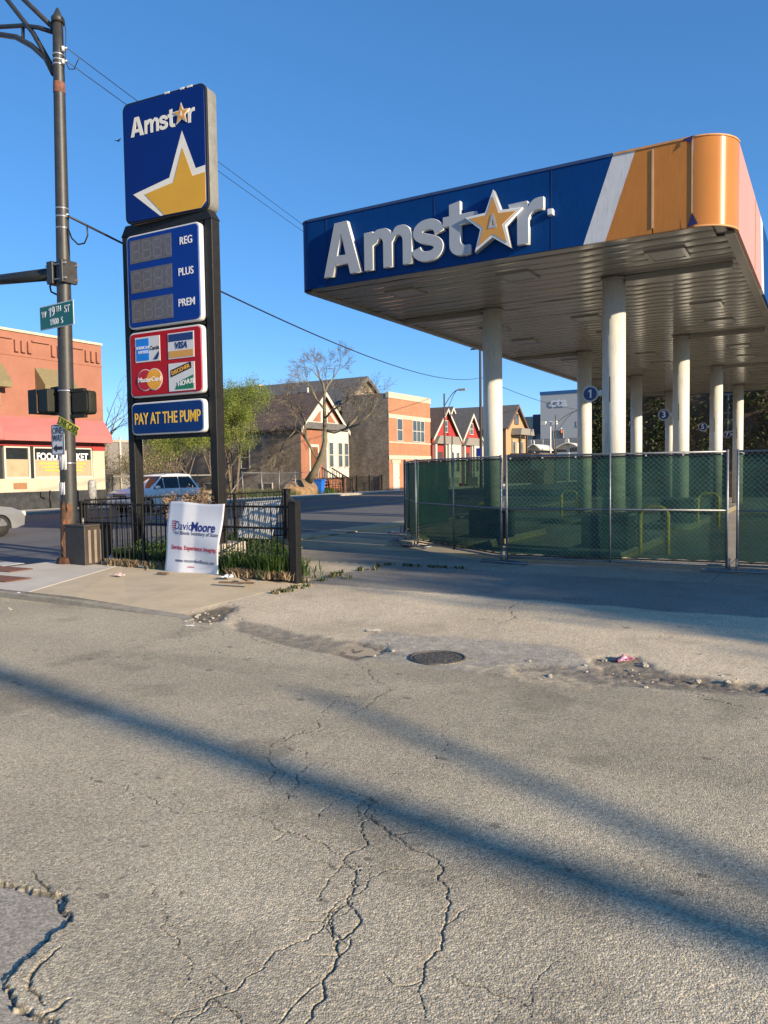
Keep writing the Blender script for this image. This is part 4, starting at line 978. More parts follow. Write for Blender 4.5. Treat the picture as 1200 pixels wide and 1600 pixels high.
# bare twiggy trees left
def bare_tree(p, q, h, label, lv=4, r=.14, mats=bark, start=.3, kids=(2,4)):
    t = thing('bare_tree', label, 'tree', p, q, .05); mb = MB(); tips = []
    mb.tube([(0,0,0),(.05,0,h*start*.5),(0,.05,h*start)], [r,r*.8,r*.65], 8)
    for k in range(4):
        a = k*1.6+.5; grow(mb, tips, Vector((0,.05,h*start)), Vector((.55*cos(a), .55*sin(a), 1)).normalized(), h*.27, r*.5, 0, lv, spread=.55, wig=.2, kids=kids, shrink=.75)
    mb.build('branches', mats, t); return t, tips
t_, _ = bare_tree(-37.5, 30.8, 8.6, 'thin grey bare tree rising right beside the red market building', lv=4)
for i, (p, q, h) in enumerate(((-35.2,29.4,4.4),(-34.6,31.2,3.6),(-35.4,32.6,4.2))):
    t, tips = bare_tree(p, q, h, ['tall tan bramble against the market side wall','low tan bramble in front of the dark brick building','tan bramble just left of the left sign post'][i], lv=3, r=.05, start=.12, kids=(3,4), mats=pale_bark)
    t.name = 'bramble'; tag(t, cat='bush', group='dry brambles on the vacant lot'); leaves(tips, 900, .06, .2, drym+[spring[1]], 'foliage', t)
# the big bare tree in front of the gabled house
t = thing('street_tree', 'large bare tree with a leaning trunk in front of the gabled brick house', 'tree', -32.6, 45.0, .05)
mb = MB(); tips = []
def tp(x, y, dy=0): a, b = atq(x, y, 45.0+dy); return Vector((a+32.6, dy, b-.05))
tr_ = [tp(482,752), tp(492,735), tp(503,712), tp(508,690), tp(508,668)]; mb.tube(tr_, [.31,.24,.21,.18,.15], 12)
mb.tube([tp(508,668), tp(507,645), tp(507,615)], [.17,.13,.10], 8)
limbs = [([(507,615),(505,600),(500,592)],.09,0),([(507,615),(512,602),(520,592)],.08,.8),([(507,640),(495,625),(488,612)],.08,-.8),([(508,672),(522,676),(540,670),(556,655)],.10,.5),([(505,700),(494,716),(486,700),(478,682),(462,672)],.10,-.6),
         ([(486,700),(470,675),(452,680)],.07,.7),([(507,655),(520,640),(535,632)],.07,-.9),([(540,670),(562,662),(580,645)],.07,0),([(478,682),(476,655),(470,642)],.07,0),([(462,672),(445,690),(438,705)],.05,.3)]
for px, r, dq in limbs:
    pts = [tp(x, y, dq*(i/(len(px)-1))) for i, (x, y) in enumerate(px)]
    mb.tube(pts, [r*(1-.4*i/len(pts)) for i in range(len(pts))], 8)
    d = (pts[-1]-pts[-2]).normalized(); up = (d+Vector((0,0,.35))).normalized()
    for k in range(3):
        nd = (up+Vector((random.uniform(-.6,.6), random.uniform(-.6,.6), random.uniform(-.2,.5)))).normalized()
        grow(mb, tips, pts[-1-(k > 1)], nd, .98, r*.5, 0, 4, spread=.65, wig=.2, kids=(3,3), shrink=.76)
mb.build('trunk', pale_bark, t); leaves(tips, 3500, .04, .07, bud, 'buds', t)

# ---------------------------------------------------------------- houses
def win(parent, x, y, z, w, h, rz=0, mull=1, m=None, rows=1, cur=None):
    mb = MB(); f = .07
    mb.box(-w/2-f,-w/2,-.05,.03,-h/2-f,h/2+f); mb.box(w/2,w/2+f,-.05,.03,-h/2-f,h/2+f); mb.box(-w/2,w/2,-.05,.03,h/2,h/2+f); mb.box(-w/2-.04,w/2+.04,-.09,.03,-h/2-f,-h/2)
    for i in range(1, mull): xx = -w/2+w*i/mull; mb.box(xx-.04,xx+.04,-.045,.03,-h/2,h/2)
    if rows > 1: mb.box(-w/2,w/2,-.04,.03,-.03,.03)
    o = mb.build('window', m or white_trim, parent); o.location = (x, y, z); o.rotation_euler = (0,0,rz)
    p = MB().box(-w/2,w/2,-.012,.0,-h/2,h/2).build('pane', cur or curtain, o); return o
def house(name, label, q0, w, pf, depth, eave, apex, wallm, roofm, frontm=None, trimm=None, over=.3, group=None, z0=.1):
    t = thing(name, label, 'house', pf, q0, z0, pi/2, group); e, a = eave-z0, apex-z0
    mb = MB(); mb.prism([(0,-.2),(w,-.2),(w,e),(w/2,a),(0,e)], 'y', 0, depth); b = mb.build('wall', [wallm, frontm or wallm], t)
    if frontm:
        b.data.polygons[0].material_index = 1; b.data.polygons[1].material_index = 1
    s = (a-e)/(w/2); th = .14
    mb = MB()
    for sg_ in (0, 1):
        x0, x1 = (-over, w/2) if not sg_ else (w+over, w/2)
        z0_ = e-over*s+.02; z1_ = a+.02
        pts = [(x0,z0_),(x1,z1_),(x1,z1_+th*1.2),(x0,z0_+th)]
        mb.prism(pts, 'y', -over, depth+over)
    r = mb.build('roof', roofm, t)
    if trimm:
        mb = MB()
        for sg_ in (0, 1):
            x0, x1 = (-over, w/2) if not sg_ else (w+over, w/2); z0_ = e-over*s+.02; z1_ = a+.02
            mb.prism([(x0,z0_-.22),(x1,z1_-.24),(x1,z1_+.10),(x0,z0_+.08)], 'y', -over-.03, -over+.0)
        mb.build('gable_trim', trimm, t)
    return t
brown_brick = brickmat('brown_brick', (.40,.32,.235), (.23,.185,.14), (.34,.30,.24), stain=.5)
orange_brick = brickmat('orange_brick', (.40,.155,.075), (.33,.125,.06), (.42,.27,.17), stain=.15)
dark_brick = brickmat('dark_brick', (.20,.13,.09), (.15,.10,.07), (.17,.14,.11), stain=.4)
red_brick = brickmat('red_brick', (.36,.12,.06), (.30,.10,.05), (.28,.18,.12), stain=.25)
stone = mat('limestone', (.52,.45,.34), .85, var=.12, vs=3)
# gabled brick house
h1 = house('gabled_house', 'brown brick house with a white trimmed front gable behind the leaning tree', 47.5, 6.2, -35, 17, 5.2, 7.95, brown_brick, brown_shing, red_brick, white_trim)
MB().box(-.02,.02,.2,.25,0,1) 
for y in (5.5,): win(h1, -.02, y, 2.9, .8, 1.7, -pi/2, 1, rows=2)
for y in (3.3, 9.5): win(h1, -.02, y, .55, .9, .5, -pi/2, 1)
mb = MB(); mb.box(-.16,.0,.1,17,4.98,5.12); mb.build('eave_board', white_trim, h1)
mb = MB(); mb.prism([(1.0,5.5),(5.2,5.5),(3.1,7.3)], 'y', -.05, -.0); mb.build('gable_panel', white_trim, h1)
for pg in ([(1.5,5.6),(2.6,5.6),(2.6,6.5)], [(3.6,5.6),(4.7,5.6),(3.6,6.5)]): mb = MB(); mb.prism(pg, 'y', -.08, -.05); mb.build('gable_shingle', red_brick, h1)
mb = MB(); mb.prism([(0,5.0),(6.2,5.0),(6.2,5.1),(5.7,5.5),(.5,5.5),(0,5.1)], 'y', -.35, -.05); mb.build('pent_roof', slate, h1)
mb = MB(); mb.box(2.7,5.9,-.5,0,1.2,4.9); by = mb.build('bay', white_trim, h1)
for x in (3.3,4.6,5.5): win(by, x, -.51, 3.0, .55, 1.9, 0, 1, rows=2)
mb = MB(); mb.box(1.1,2.1,-.06,.0,1.3,3.5); d = mb.build('door', mat('brown_door', (.16,.06,.02), .5), h1); MB().box(1.95,2.0,-.12,-.06,2.3,2.4).build('handle', galv, d)
mb = MB(); mb.box(.95,1.1,-.1,0,1.2,3.6); mb.box(2.1,2.25,-.1,0,1.2,3.6); mb.box(.95,2.25,-.1,0,3.6,3.8); mb.build('door_frame', white_trim, h1)
mb = MB(); mb.box(3.0,3.45,8,8.5,6.5,8.3); mb.build('chimney', brown_brick, h1)
# stairs with railing
t = thing('porch_stairs', 'dark wooden porch stairs with railings running down from the gabled house', 'stairs', -34.9, 49.0, .1, pi/2)
for i in range(7):
    mb = MB(); mb.box(.6,1.9,-.3-.3*(i+1),-.3-.3*i,1.2-.17*(i+1)-.04,1.2-.17*(i+1)); mb.build('tread', mat('old_wood', (.09,.06,.045), .8, var=.3, vs=8), t)
MB().box(-.4,1.9,-.35,0,1.1,1.2).build('landing', MATS['old_wood'], t)
for x in (.6, 1.9):
    mb = MB(); mb.prism([(-.3,2.05),(-2.4,.95),(-2.4,.85),(-.3,1.95)], 'x', x-.03, x+.03)
    for k in range(9): y = -.35-.25*k; zt = 2.0-.524*(-.3-y) if False else 2.0+(y+.3)*.524; mb.box(x-.02,x+.02,y-.02,y+.02,zt-1.0,zt)
    mb.box(x-.05,x+.05,-2.45,-2.35,0,1.1); mb.build('railing', MATS['old_wood'], t)
# taller house behind
h2 = house('tall_house', 'taller grey roofed house rising behind the gabled one', 56.6, 9.6, -37.7, 24, 7.4, 10.4, brown_brick, slate, brown_brick, slate, over=.35)
win(h2, 4.4, -.06, 8.3, 1.0, 1.0, 0, 1, cur=red_brick); mb = MB(); mb.box(6.5,7.2,14,14.7,9,10.9); mb.build('chimney', stone, h2)
for y in (5, 12): mb = MB(); mb.cyl((2.6,y,8.8),(2.6,y,9.6),.1,8); mb.build('roof_vent', white_trim, h2)
# orange brick corner block
t = thing('brick_block', 'orange brick two storey building with pale stone bands beside the tree', 'building', -32.5, 56.6, .1, pi/2)
b = MB().box(0,7.8,0,4.7,-.2,8.25).build('wall', [brown_brick, orange_brick], t); b.data.polygons[2].material_index = 1
MB().box(-.04,7.84,-.06,.25,7.85,8.35).build('cornice', stone, t)
for z, hh in ((6.15,.35),(4.05,.12),(2.65,.35)): MB().box(-.02,7.82,-.04,.0,z,z+hh).build('stone_band', stone, t)
for x, w_, mu in ((1.9,.9,1),(5.4,2.2,3),): win(t, x, 0, 5.2, w_, 1.85, 0, mu, rows=2)
mb = MB(); mb.box(.6,1.7,-.05,.0,0,2.3); d = mb.build('door', white_trim, t); MB().box(1.55,1.6,-.1,-.05,1.0,1.1).build('handle', galv, d)
MB().box(.4,1.9,-.09,.0,2.3,2.6).build('door_lintel', stone, t); win(t, 5.2, 0, 1.4, 2.2, 1.4, 0, 2)
mb = MB(); mb.cyl((2.6,-.15,2.4),(2.6,-.05,2.6),.09,8); mb.build('wall_lamp', txt_black, t)
# two red gabled houses and the tan one
red_pl = mat('red_boards', (.36,.035,.03), .6, var=.12, vs=4); tan_pl = mat('tan_boards', (.40,.27,.14), .7, var=.12, vs=4); wood_side = mat('brown_boards', (.15,.10,.07), .8, var=.15, vs=4)
def red_house(label, q0, w, apex, roofm):
    h = house('red_house', label, q0, w, -34, 13, 5.15, apex, red_pl, roofm, red_pl, white_trim, over=.35, group='red houses with white gable trim')
    win(h, w/2, -.03, 6.1, .75, 1.1, 0, 1, rows=2)
    mb = MB(); mb.prism([(0,4.3),(w,4.3),(w-.8,5.1),(.8,5.1)], 'y', -.5, -.02); mb.build('porch_roof', mat('shingle_pale', (.24,.22,.19), .9), h)
    mb = MB(); mb.box(w*.48,w-.1,-.45,-.0,.3,4.3); by = mb.build('bay', white_trim, h)
    win(by, w*.62, -.46, 2.5, .5, 1.9, 0, 1, rows=2); win(by, w*.83, -.46, 2.5, .6, 1.9, 0, 1, rows=2)
    MB().box(w*.12,w*.38,-.05,0,.9,3.5).build('door', mat('dark_door', (.06,.04,.04), .5), h)
    mb = MB(); mb.box(w*.02,w*.08,-.3,0,.2,4.3); mb.box(w*.42,w*.46,-.3,0,.2,4.3); mb.build('pilaster', white_trim, h)
    mb = MB(); mb.box(w*.1,w*.45,-1.6,-.4,0,.9); mb.build('stoop', concrete, h)
    mb = MB(); mb.box(w*.3,w*.3+.6,5,5.6,5.5,8.4); mb.build('chimney', dark_brick, h); return h
red_house('red gabled house directly right of the orange brick building', 67.8, 5.9, 7.95, brown_shing)
red_house('smaller red gabled house second from the orange brick building', 74.7, 4.9, 7.75, slate)
h = house('tan_house', 'tan and brown two storey wooden house with a grey roof right of the round column', 87.5, 7.0, -34, 16, 6.9, 9.6, wood_side, slate, tan_pl, mat('brown_trim', (.14,.07,.05), .7), over=.4)
win(h, 3.5, -.03, 7.9, 1.2, 1.2, 0, 1, m=mat('brown_trim', (0,0,0)))
mb = MB(); mb.prism([(1.6,5.9),(6.6,5.9),(6.2,6.7),(2.0,6.7)], 'y', -1.3, -.02); mb.build('porch_roof', MATS['shingle_pale'], h)
for x in (1.8, 4.2): mb = MB(); mb.box(x-.1,x+.1,-1.2,-1.0,0,5.9); mb.build('porch_post', MATS['old_wood'], h)
win(h, 5.4, -.03, 4.3, .9, 1.6, 0, 2); win(h, 2.6, -.03, 4.3, .8, 1.6, 0, 1); MB().box(3.5,4.3,-.05,0,2.6,5.0).build('door', cream, h)
for p, q, w, d, e, a, lb in ((-40,82,6,10,6,9.3,'grey roofed house glimpsed between the red and the tan houses'),):
    h = house('grey_house', lb, q, w, p, d, e, a, wood_side, slate, cream, white_trim); mb = MB(); mb.box(2,2.8,3,3.8,8,10.6); mb.build('chimney', dark_brick, h)

# dark brick buildings behind the vacant lot
t = thing('brick_building', 'low dark brick building behind the brambles beside the red market', 'building', -50, 30, .1, pi/2)
MB().box(-6,7,0,12,-.2,8.1).build('wall', dark_brick, t); MB().box(-6.05,7.05,-.05,.2,6.0,6.4).build('stone_band', mat('grey_band', (.28,.25,.2), .8), t); MB().box(-6.05,7.05,-.08,.25,8.1,8.35).build('coping', slate, t)
win(t, 1.5, 0, 4.3, .9, 1.6, 0, 1, rows=2); win(t, 4.5, 0, 4.3, .9, 1.6, 0, 1, rows=2)
t = thing('grey_warehouse', 'grey rendered low building seen between the sign posts', 'building', -52, 37.5, .1, pi/2)
MB().box(0,14,0,14,-.2,4.4).build('wall', mat('grey_render', (.20,.19,.18), .85, var=.1), t); MB().box(-.05,3.2,-.05,.0,1.2,4.0).build('brick_infill', red_brick, t)
for x in (3.4,7.4): mb = MB(); mb.cyl((x,-.1,0),(x,-.1,4.9),.09,8); mb.build('downpipe', white_trim, t)
MB().box(-.1,14.1,-.1,.2,4.4,4.6).build('coping', concrete, t)

# ---------------------------------------------------------------- market building on the far corner
stucco = mat('red_stucco', (.32,.145,.10), .9, var=.07, vs=1.3, bump=.3, bs=14, col2=(.275,.12,.08), spec=.15)
mk = thing('market_building', 'red painted corner shop building with a pink awning and shop windows', 'building', -33.3, 27.75, .1, pi/2)
Z = .1
b = MB().box(-18,0,0,20,3.15,8.5-Z).build('wall', stucco, mk)
MB().box(-18,0,0,20,-.2,.86).build('plinth', mat('black_paint', (.035,.038,.04), .7, var=.4, vs=3), mk)
mb = MB(); mb.box(-.75,0,0,20,.86,3.15); mb.box(-18,-.75,0,20,.86,1.5); mb.box(-18,-6.9,0,20,1.5,3.15); mb.box(-6.9,-.75,.35,20,1.5,3.15); mb.build('ground_floor', cream, mk)
MB().box(-6.9,-.75,-.03,.33,3.05,3.15).build('lintel', red_pl, mk)
MB().box(-.78,.02,-.04,.0,2.9,3.25).build('red_band', red_pl, mk)
MB().box(-18.05,.05,-.07,.3,8.4,8.52).build('coping', stone, mk)
MB().box(-18,.02,-.03,0,7.28,7.34).build('string_course', stucco, mk)
for i in range(9):
    xb = -1.0-i*1.98; mb = MB()
    mb.box(xb-1.1,xb-.15,-.10,0,8.04,8.12)
    for dx in (0.0, .34, .68): mb.box(xb+dx-.05,xb+dx+.05,-.12,0,7.55,8.02); mb.box(xb+dx-.05,xb+dx+.16,-.14,0,7.47,7.56)
    mb.build('brick_corbel', stucco, mk)
# shop windows
for x0, x1 in ((-6.85,-4.2),(-4.1,-.85)):
    pass
def shopwin(x0, x1, texts=()):
    mb = MB(); f = .09
    mb.box(x0,x0+f,.05,.2,1.5,3.05); mb.box(x1-f,x1,.05,.2,1.5,3.05); mb.box(x0+f,x1-f,.05,.2,2.96,3.05); mb.box(x0+f,x1-f,.03,.22,1.5,1.58)
    o = mb.build('shop_window', white_trim, mk)
    MB().box(x0+f,x1-f,.12,.13,2.42,2.96).build('pane', glassd, o); MB().box(x0+f,x1-f,.12,.13,1.58,2.42).build('papered_pane', mat('paper_pane', (.38,.31,.19), .5, var=.1, vs=2), o); return o
shopwin(-5.68,-4.33); sw = shopwin(-4.17,-.72); shopwin(-11.5,-7.2)
mb = MB(); mb.box(-4.32,-4.18,.0,.3,1.5,3.05); mb.box(-7.1,-5.75,.1,.3,.86,3.05); mb.build('mullion', txt_black, mk)
text('lettering', 'FOOD  MARKET', txt_white, sw, (-2.45,.11,2.55), .48, bold=.03, xs=.86)
mb = MB()
for r in range(3):
    x = -3.8+.15*r
    while x < -1.2-.15*r: w = random.uniform(.08,.2); mb.box(x,x+w,.105,.118,2.18-r*.17,2.26-r*.17); x += w+.05
mb.build('yellow_marks', yellow_l, sw)
pinkm = mat('awning_pink', (.43,.14,.13), .6, var=.06, vs=1.5)
mb = MB(); mb.prism([(0,4.45),(-.62,3.62),(-.62,3.28),(-.58,3.28),(-.58,3.60),(0,4.38)], 'x', -18, .03); mb.add([(.03,0,4.45),(.03,-.62,3.62),(.03,-.62,3.28),(.03,0,3.28)], [(0,1,2,3)]); mb.build('awning', pinkm, mk)
mb = MB(); vs = []; n = 14
for i in range(n+1):
    a = pi*i/n
    for k in range(5): f_ = sin(pi/2*k/4); g = cos(pi/2*k/4); vs.append((-6.9-1.0*cos(a)*f_ if False else -6.9+1.05*cos(a)*1.0, -1.2-.25*f_, 3.25+1.35*sin(a)*g*.9))
fs = [(i*5+k, (i+1)*5+k, (i+1)*5+k+1, i*5+k+1) for i in range(n) for k in range(4)]
mb = MB(); mb.prism([(-7.25+1.1*cos(pi*i/16), 3.25+1.45*sin(pi*i/16)) for i in range(17)], 'y', -.85, 0); dm = mb.build('awning_dome', pinkm, mk, bev=.08)
text('lettering', 'FOOD', yellow_l, dm, (-7.25,-.86,3.9), .42, bold=.02, xs=.8); text('lettering', 'MART', yellow_l, dm, (-7.25,-.86,3.5), .42, bold=.02, xs=.8)
khaki = mat('awning_khaki', (.21,.17,.085), .7, var=.1)
for xc in (-3.0, -6.6, -10.2):
    o = MB().box(xc-.85,xc+.85,-.03,.02,4.9,6.6).build('window', mat('boarded', (.30,.16,.10), .7), mk)
    mb = MB(); mb.prism([(0,6.85),(-.75,5.95),(-.75,5.7),(0,5.7)], 'x', xc-.95, xc+.95); mb.build('window_awning', khaki, mk)
mb = MB(); mb.box(-5.3,-4.6,-.02,0,1.0,1.3); mb.build('patched_paint', mat('brown_patch', (.3,.15,.07), .8), mk)
mb = MB(); mb.tube([(-3.4,-.08,.9),(-3.4,-.08,.05)], .03, 6); mb.tube([(-3.7,-.08,.5),(-3.9,-.08,.6),(-3.9,-.08,.85)], .03, 6); mb.build('drain_pipe', txt_black, mk)
# grey bollard like gas tank near the pole foot of the shop
t = thing('standpipe', 'worn grey upright pipe on the pavement in front of the red shop', 'standpipe', -31.7, 25.6, .1)
mb = MB(); mb.tube([(0,0,0),(0,0,1.25),(0,0,1.35),(0,0,1.4)], [.2,.2,.15,.05], 16); mb.build('pipe', mat('worn_grey', (.35,.35,.33), .6, var=.3, vs=9), t)
mb = MB(); mb.tube([(0,0,.4),(0,0,.46)], .22, 16); mb.build('ring', mat('worn_grey', (0,0,0)), t)

# ---------------------------------------------------------------- cars
def arc_pts(cx, cz, r, a0, a1, n=10): return [(cx+r*cos(radians(a0+(a1-a0)*i/n)), cz+r*sin(radians(a0+(a1-a0)*i/n))) for i in range(n+1)]
carp_w = mat('car_white', (.84,.81,.76), .3, var=.03, coat=.3); carp_s = mat('car_silver', (.33,.34,.35), .28, .5, var=.03, coat=1.)
tyre = mat('tyre', (.02,.02,.02), .85, var=.1); alloy = mat('alloy', (.5,.5,.52), .3, .8); lampg = mat('headlight_glass', (.55,.56,.58), .1, var=.1, spec=.9); lampr = mat('tail_light', (.35,.01,.01), .2); trim_b = mat('black_trim', (.015,.015,.016), .5)
def car(name, label, p, q, rot, L, Wd, Hh, belt, bonnet, roofx, paint, suv=True, z=-.02):
    t = thing(name, label, 'car', p, q, z, rot)
    wr = .345 if suv else .30; ax = (-L/2+.82 if suv else -L/2+.85, L/2-.86); hw = Wd/2; g = .22
    # lower body: side profile with wheel arches
    prof = [(-L/2+.05,g+.12),(-L/2,.5),(-L/2+.02,belt-.05),(-L/2+.12,belt)] if True else []
    prof += [(roofx[3], belt+.02),(L/2-1.15, bonnet+.06),(L/2-.45, bonnet-.02),(L/2-.12, bonnet-.14),(L/2,.55),(L/2-.03,g+.08),(L/2-.3,g)]
    a = wr+.055
    prof += [(ax[1]+a, g)]+arc_pts(ax[1], wr-.01, a, 0, 180)[0:]+[(ax[1]-a, g)]+[(ax[0]+a, g)]+arc_pts(ax[0], wr-.01, a, 0, 180)+[(ax[0]-a, g),(-L/2+.25,g)]
    # loft across the width so sides tuck in
    n = len(prof); vs = []; secs = [(-hw,.0,.90),(-hw*.985,.0,.97),(-hw*.90,.02,1.0),(hw*.90,.02,1.0),(hw*.985,.0,.97),(hw,.0,.90)]
    for y, dz, sc in secs:
        for x, zz in prof:
            k = 1 if zz < .5 else sc; xx = x*(.965 if abs(y) > hw*.97 else (.985 if abs(y) > hw*.93 else 1)) if abs(x) > L/2-.35 else x
            zz2 = zz if zz < .55 else .55+(zz-.55)*(sc+.0)
            vs.append((xx, y, zz2))
    m_ = len(secs); fs = [tuple(range(n)), tuple((m_-1)*n+i for i in range(n))[::-1]]
    for j in range(m_-1):
        for i in range(n): fs.append((j*n+(i+1)%n, j*n+i, (j+1)*n+i, (j+1)*n+(i+1)%n))
    mb = MB(); mb.add(vs, fs); bd = mb.build('body', paint, t)
    rem = bd.modifiers.new('b','BEVEL'); rem.width = .03; rem.segments = 3; rem.angle_limit = radians(35)
    for f in bd.data.polygons: f.use_smooth = True
    # cabin
    x0, x1, x2, x3 = roofx; iy, it = hw-.10, hw-.27    # rear base, rear top, front top, windscreen base
    cab = [(x0,iy,belt-.06),(x1,it,Hh-.03),((x1+x2)/2,it+.01,Hh),(x2,it,Hh-.05),(x3,iy,belt-.06)]
    vs = [(x,y,zz) for x,y,zz in cab]+[(x,-y,zz) for x,y,zz in cab]+[(x,0,zz+.03) for x,y,zz in cab]
    fs = [(4,3,2,1,0),(5,6,7,8,9)]+[(i,i+1,10+i+1,10+i) for i in range(4)]+[(10+i,10+i+1,5+i+1,5+i) for i in range(4)]+[(0,10,5,9,14,4)]
    mb = MB(); mb.add(vs, fs); cb = mb.build('cabin', paint, t); b2 = cb.modifiers.new('b','BEVEL'); b2.width = .05; b2.segments = 3; b2.angle_limit = radians(20)
    gl = mat('car_glass', (.012,.014,.016), .12, spec=.35)
    def sidey(zz): f = (zz-(belt-.06))/(Hh-.03-(belt-.06)); return iy+(it-iy)*f+.012
    zb, zt = belt+.03, Hh-.13
    def xr(zz): f = (zz-(belt-.06))/(Hh-.03-(belt-.06)); return x0+(x1-x0)*f
    def xf(zz): f = (zz-(belt-.06))/(Hh-.05-(belt-.06)); return x3+(x2-x3)*f
    cut = [xr(zb)+.16, -.75 if suv else -1e9, .22 if suv else .05, xf(zb)-.16]
    for s in (-1, 1):
        for k in range(3):
            if cut[k] < -100 or cut[k+1] < -100: continue
            a0, a1 = cut[k]+.03, cut[k+1]-.03
            b0 = xr(zt)+.12+.03 if k == 0 else a0; b1 = xf(zt)-.12 if k == 2 else a1
            q4 = [(a0,s*sidey(zb),zb),(a1,s*sidey(zb),zb),(b1,s*sidey(zt),zt),(b0,s*sidey(zt),zt)]
            mb = MB(); mb.add(q4+[(x,y-s*.03,zz) for x,y,zz in q4], [(0,1,2,3),(7,6,5,4),(0,4,5,1),(1,5,6,2),(2,6,7,3),(3,7,4,0)]); mb.build('side_window', gl, t)
    for nm, (xa, xb) in (('windscreen',(xf(zb),xf(zt))),('rear_window',(xr(zb),xr(zt)))):
        o = .02 if nm == 'windscreen' else -.02; ya, yb = sidey(zb)-.10, sidey(zt)-.08
        q4 = [(xa+o,-ya,zb),(xa+o,ya,zb),(xb+o,yb,zt+.02),(xb+o,-yb,zt+.02)]
        mb = MB(); mb.add(q4+[(x-o*2,y,zz-.02) for x,y,zz in q4], [(0,1,2,3),(7,6,5,4),(0,4,5,1),(1,5,6,2),(2,6,7,3),(3,7,4,0)]); mb.build(nm, gl, t)
    for axx in ax:
        for s in (-1, 1):
            mb = MB(); y0, y1 = s*(hw-.23), s*(hw-.015)
            mb.tube([(axx,y0,wr),(axx,y0+s*.02,wr),(axx,y1-s*.03,wr),(axx,y1,wr),(axx,y1-.0*s,wr)], [wr-.03,wr,wr,wr-.03,.20], 28); w_ = mb.build('wheel', tyre, t)
            mb = MB(); mb.tube([(axx,y1-s*.03,wr),(axx,y1-s*.028,wr)], .225, 24)
            for k in range(7 if not suv else 5):
                a = 2*pi*k/(7 if not suv else 5)+.3; c, d = cos(a), sin(a)
                mb.add([(axx+.05*c-.03*d,y1+s*.004,wr+.05*d+.03*c),(axx+.05*c+.03*d,y1+s*.004,wr+.05*d-.03*c),(axx+.22*c+.045*d,y1,wr+.22*d-.045*c),(axx+.22*c-.045*d,y1,wr+.22*d+.045*c)], [(0,1,2,3)])
            mb.tube([(axx,y1-s*.005,wr),(axx,y1+s*.012,wr)], .055, 12); mb.build('rim', alloy, w_)
            mb = MB(); mb.tube([(axx,y0-s*.02,wr),(axx,y1-s*.06,wr)], wr+.04, 24, cap=True); mb.build('wheel_well', trim_b, t)
    for s in (-1, 1):
        mb = MB(); mb.prism(rrect(s*hw*.66-.2, s*hw*.66+.2, bonnet-.30, bonnet-.14, .05), 'x', L/2-.17, L/2+.012); mb.build('headlight', lampg, t)
        mb = MB(); mb.prism(rrect(s*hw*.78-.12, s*hw*.78+.12, belt-.32, belt-.08, .04), 'x', -L/2-.012, -L/2+.12); mb.build('tail_light', lampr, t)
        mb = MB(); mb.prism(rrect(s*(hw+.02)-.10, s*(hw+.02)+.10, belt+.02, belt+.16, .05), 'x', xf(zb)-.40, xf(zb)-.26); mb.build('mirror', paint, t, bev=.02)
        for x in ((-.85,.1) if suv else (-.1,)):
            mb = MB(); mb.box(x,x+.18,s*(hw+.005)-.015,s*(hw+.005)+.015,belt-.16,belt-.13); mb.build('door_handle', paint, t)
        mb = MB()
        for x in ((cut[1],cut[2]) if suv else (cut[2],)): mb.box(x-.006,x+.006,min(s*(hw-.004),s*(hw+.002)),max(s*(hw-.004),s*(hw+.002)),.34,belt-.05)
        mb.build('door_gap', trim_b, t)
        if suv: mb = MB(); mb.tube([(x1+.25,s*(it-.04),Hh-.02),(x1+.35,s*(it-.04),Hh+.04),(x2-.2,s*(it-.04),Hh+.035),(x2-.1,s*(it-.04),Hh-.02)], .018, 6); mb.build('roof_rail', trim_b, t)
    mb = MB(); mb.box(L/2-.06,L/2+.014,-hw*.44,hw*.44,bonnet-.30,bonnet-.18); gr = mb.build('grille', trim_b, t)
    mb = MB(); mb.box(L/2+.014,L/2+.02,-hw*.44,hw*.44,bonnet-.25,bonnet-.235); mb.build('chrome_bar', alloy, gr)
    mb = MB(); mb.box(L/2-.06,L/2+.016,-hw*.62,hw*.62,.30,.42); mb.build('lower_grille', trim_b, t)
    mb = MB(); mb.box(L/2+.017,L/2+.03,-.25,.25,.44,.54); mb.build('number_plate', plastic_white, t); return t
car('suv', 'white sport utility car on the avenue behind the sign posts', -27.9, 26.2, radians(-90), 4.43, 1.81, 1.75, 1.04, 1.03, (-2.17,-1.58,.12,1.22), carp_w)
car('sedan', 'silver saloon car whose front enters at the left edge', -21.2, 11.9, radians(90), 4.45, 1.70, 1.40, .88, .84, (-1.95,-1.1,.3,1.15), carp_s, suv=False)

# ---------------------------------------------------------------- street furniture far along the avenue
bin_b = mat('bin_blue', (.01,.13,.55), .45, var=.05)
t = thing('recycling_bin', 'bright blue wheeled bin in the grass beside the leaning tree', 'bin', -33.4, 47.6, .15, radians(10))
mb = MB(); mb.add([(-.24,-.24,0),(.24,-.24,0),(.24,.24,0),(-.24,.24,0),(-.34,-.34,.95),(.34,-.34,.95),(.34,.34,.95),(-.34,.34,.95)], [(0,3,2,1),(4,5,6,7),(0,1,5,4),(1,2,6,5),(2,3,7,6),(3,0,4,7)]); mb.build('bin_body', bin_b, t, bev=.03)
MB().box(-.38,.38,-.38,.40,.95,1.03).build('lid', bin_b, t, bev=.02); mb = MB(); mb.cyl((-.33,.3,.1),(.33,.3,.1),.1,12); mb.build('wheels', tyre, t)
t = thing('picket_fence', 'low black iron fence in front of the brown brick wall', 'fence', -33.2, 50.5, .1)
for i in range(4): MB().box(-.05,.05,i*2.0-.05,i*2.0+.05,0,1.35).build('post', black_metal, t)
mb = MB()
for z in (.15,1.15): mb.box(-.02,.02,0,6.0,z,z+.04)
for i in range(46): mb.box(-.01,.01,.07+i*.13-.01,.07+i*.13+.01,.05,1.25)
mb.build('picket_run', black_metal, t)
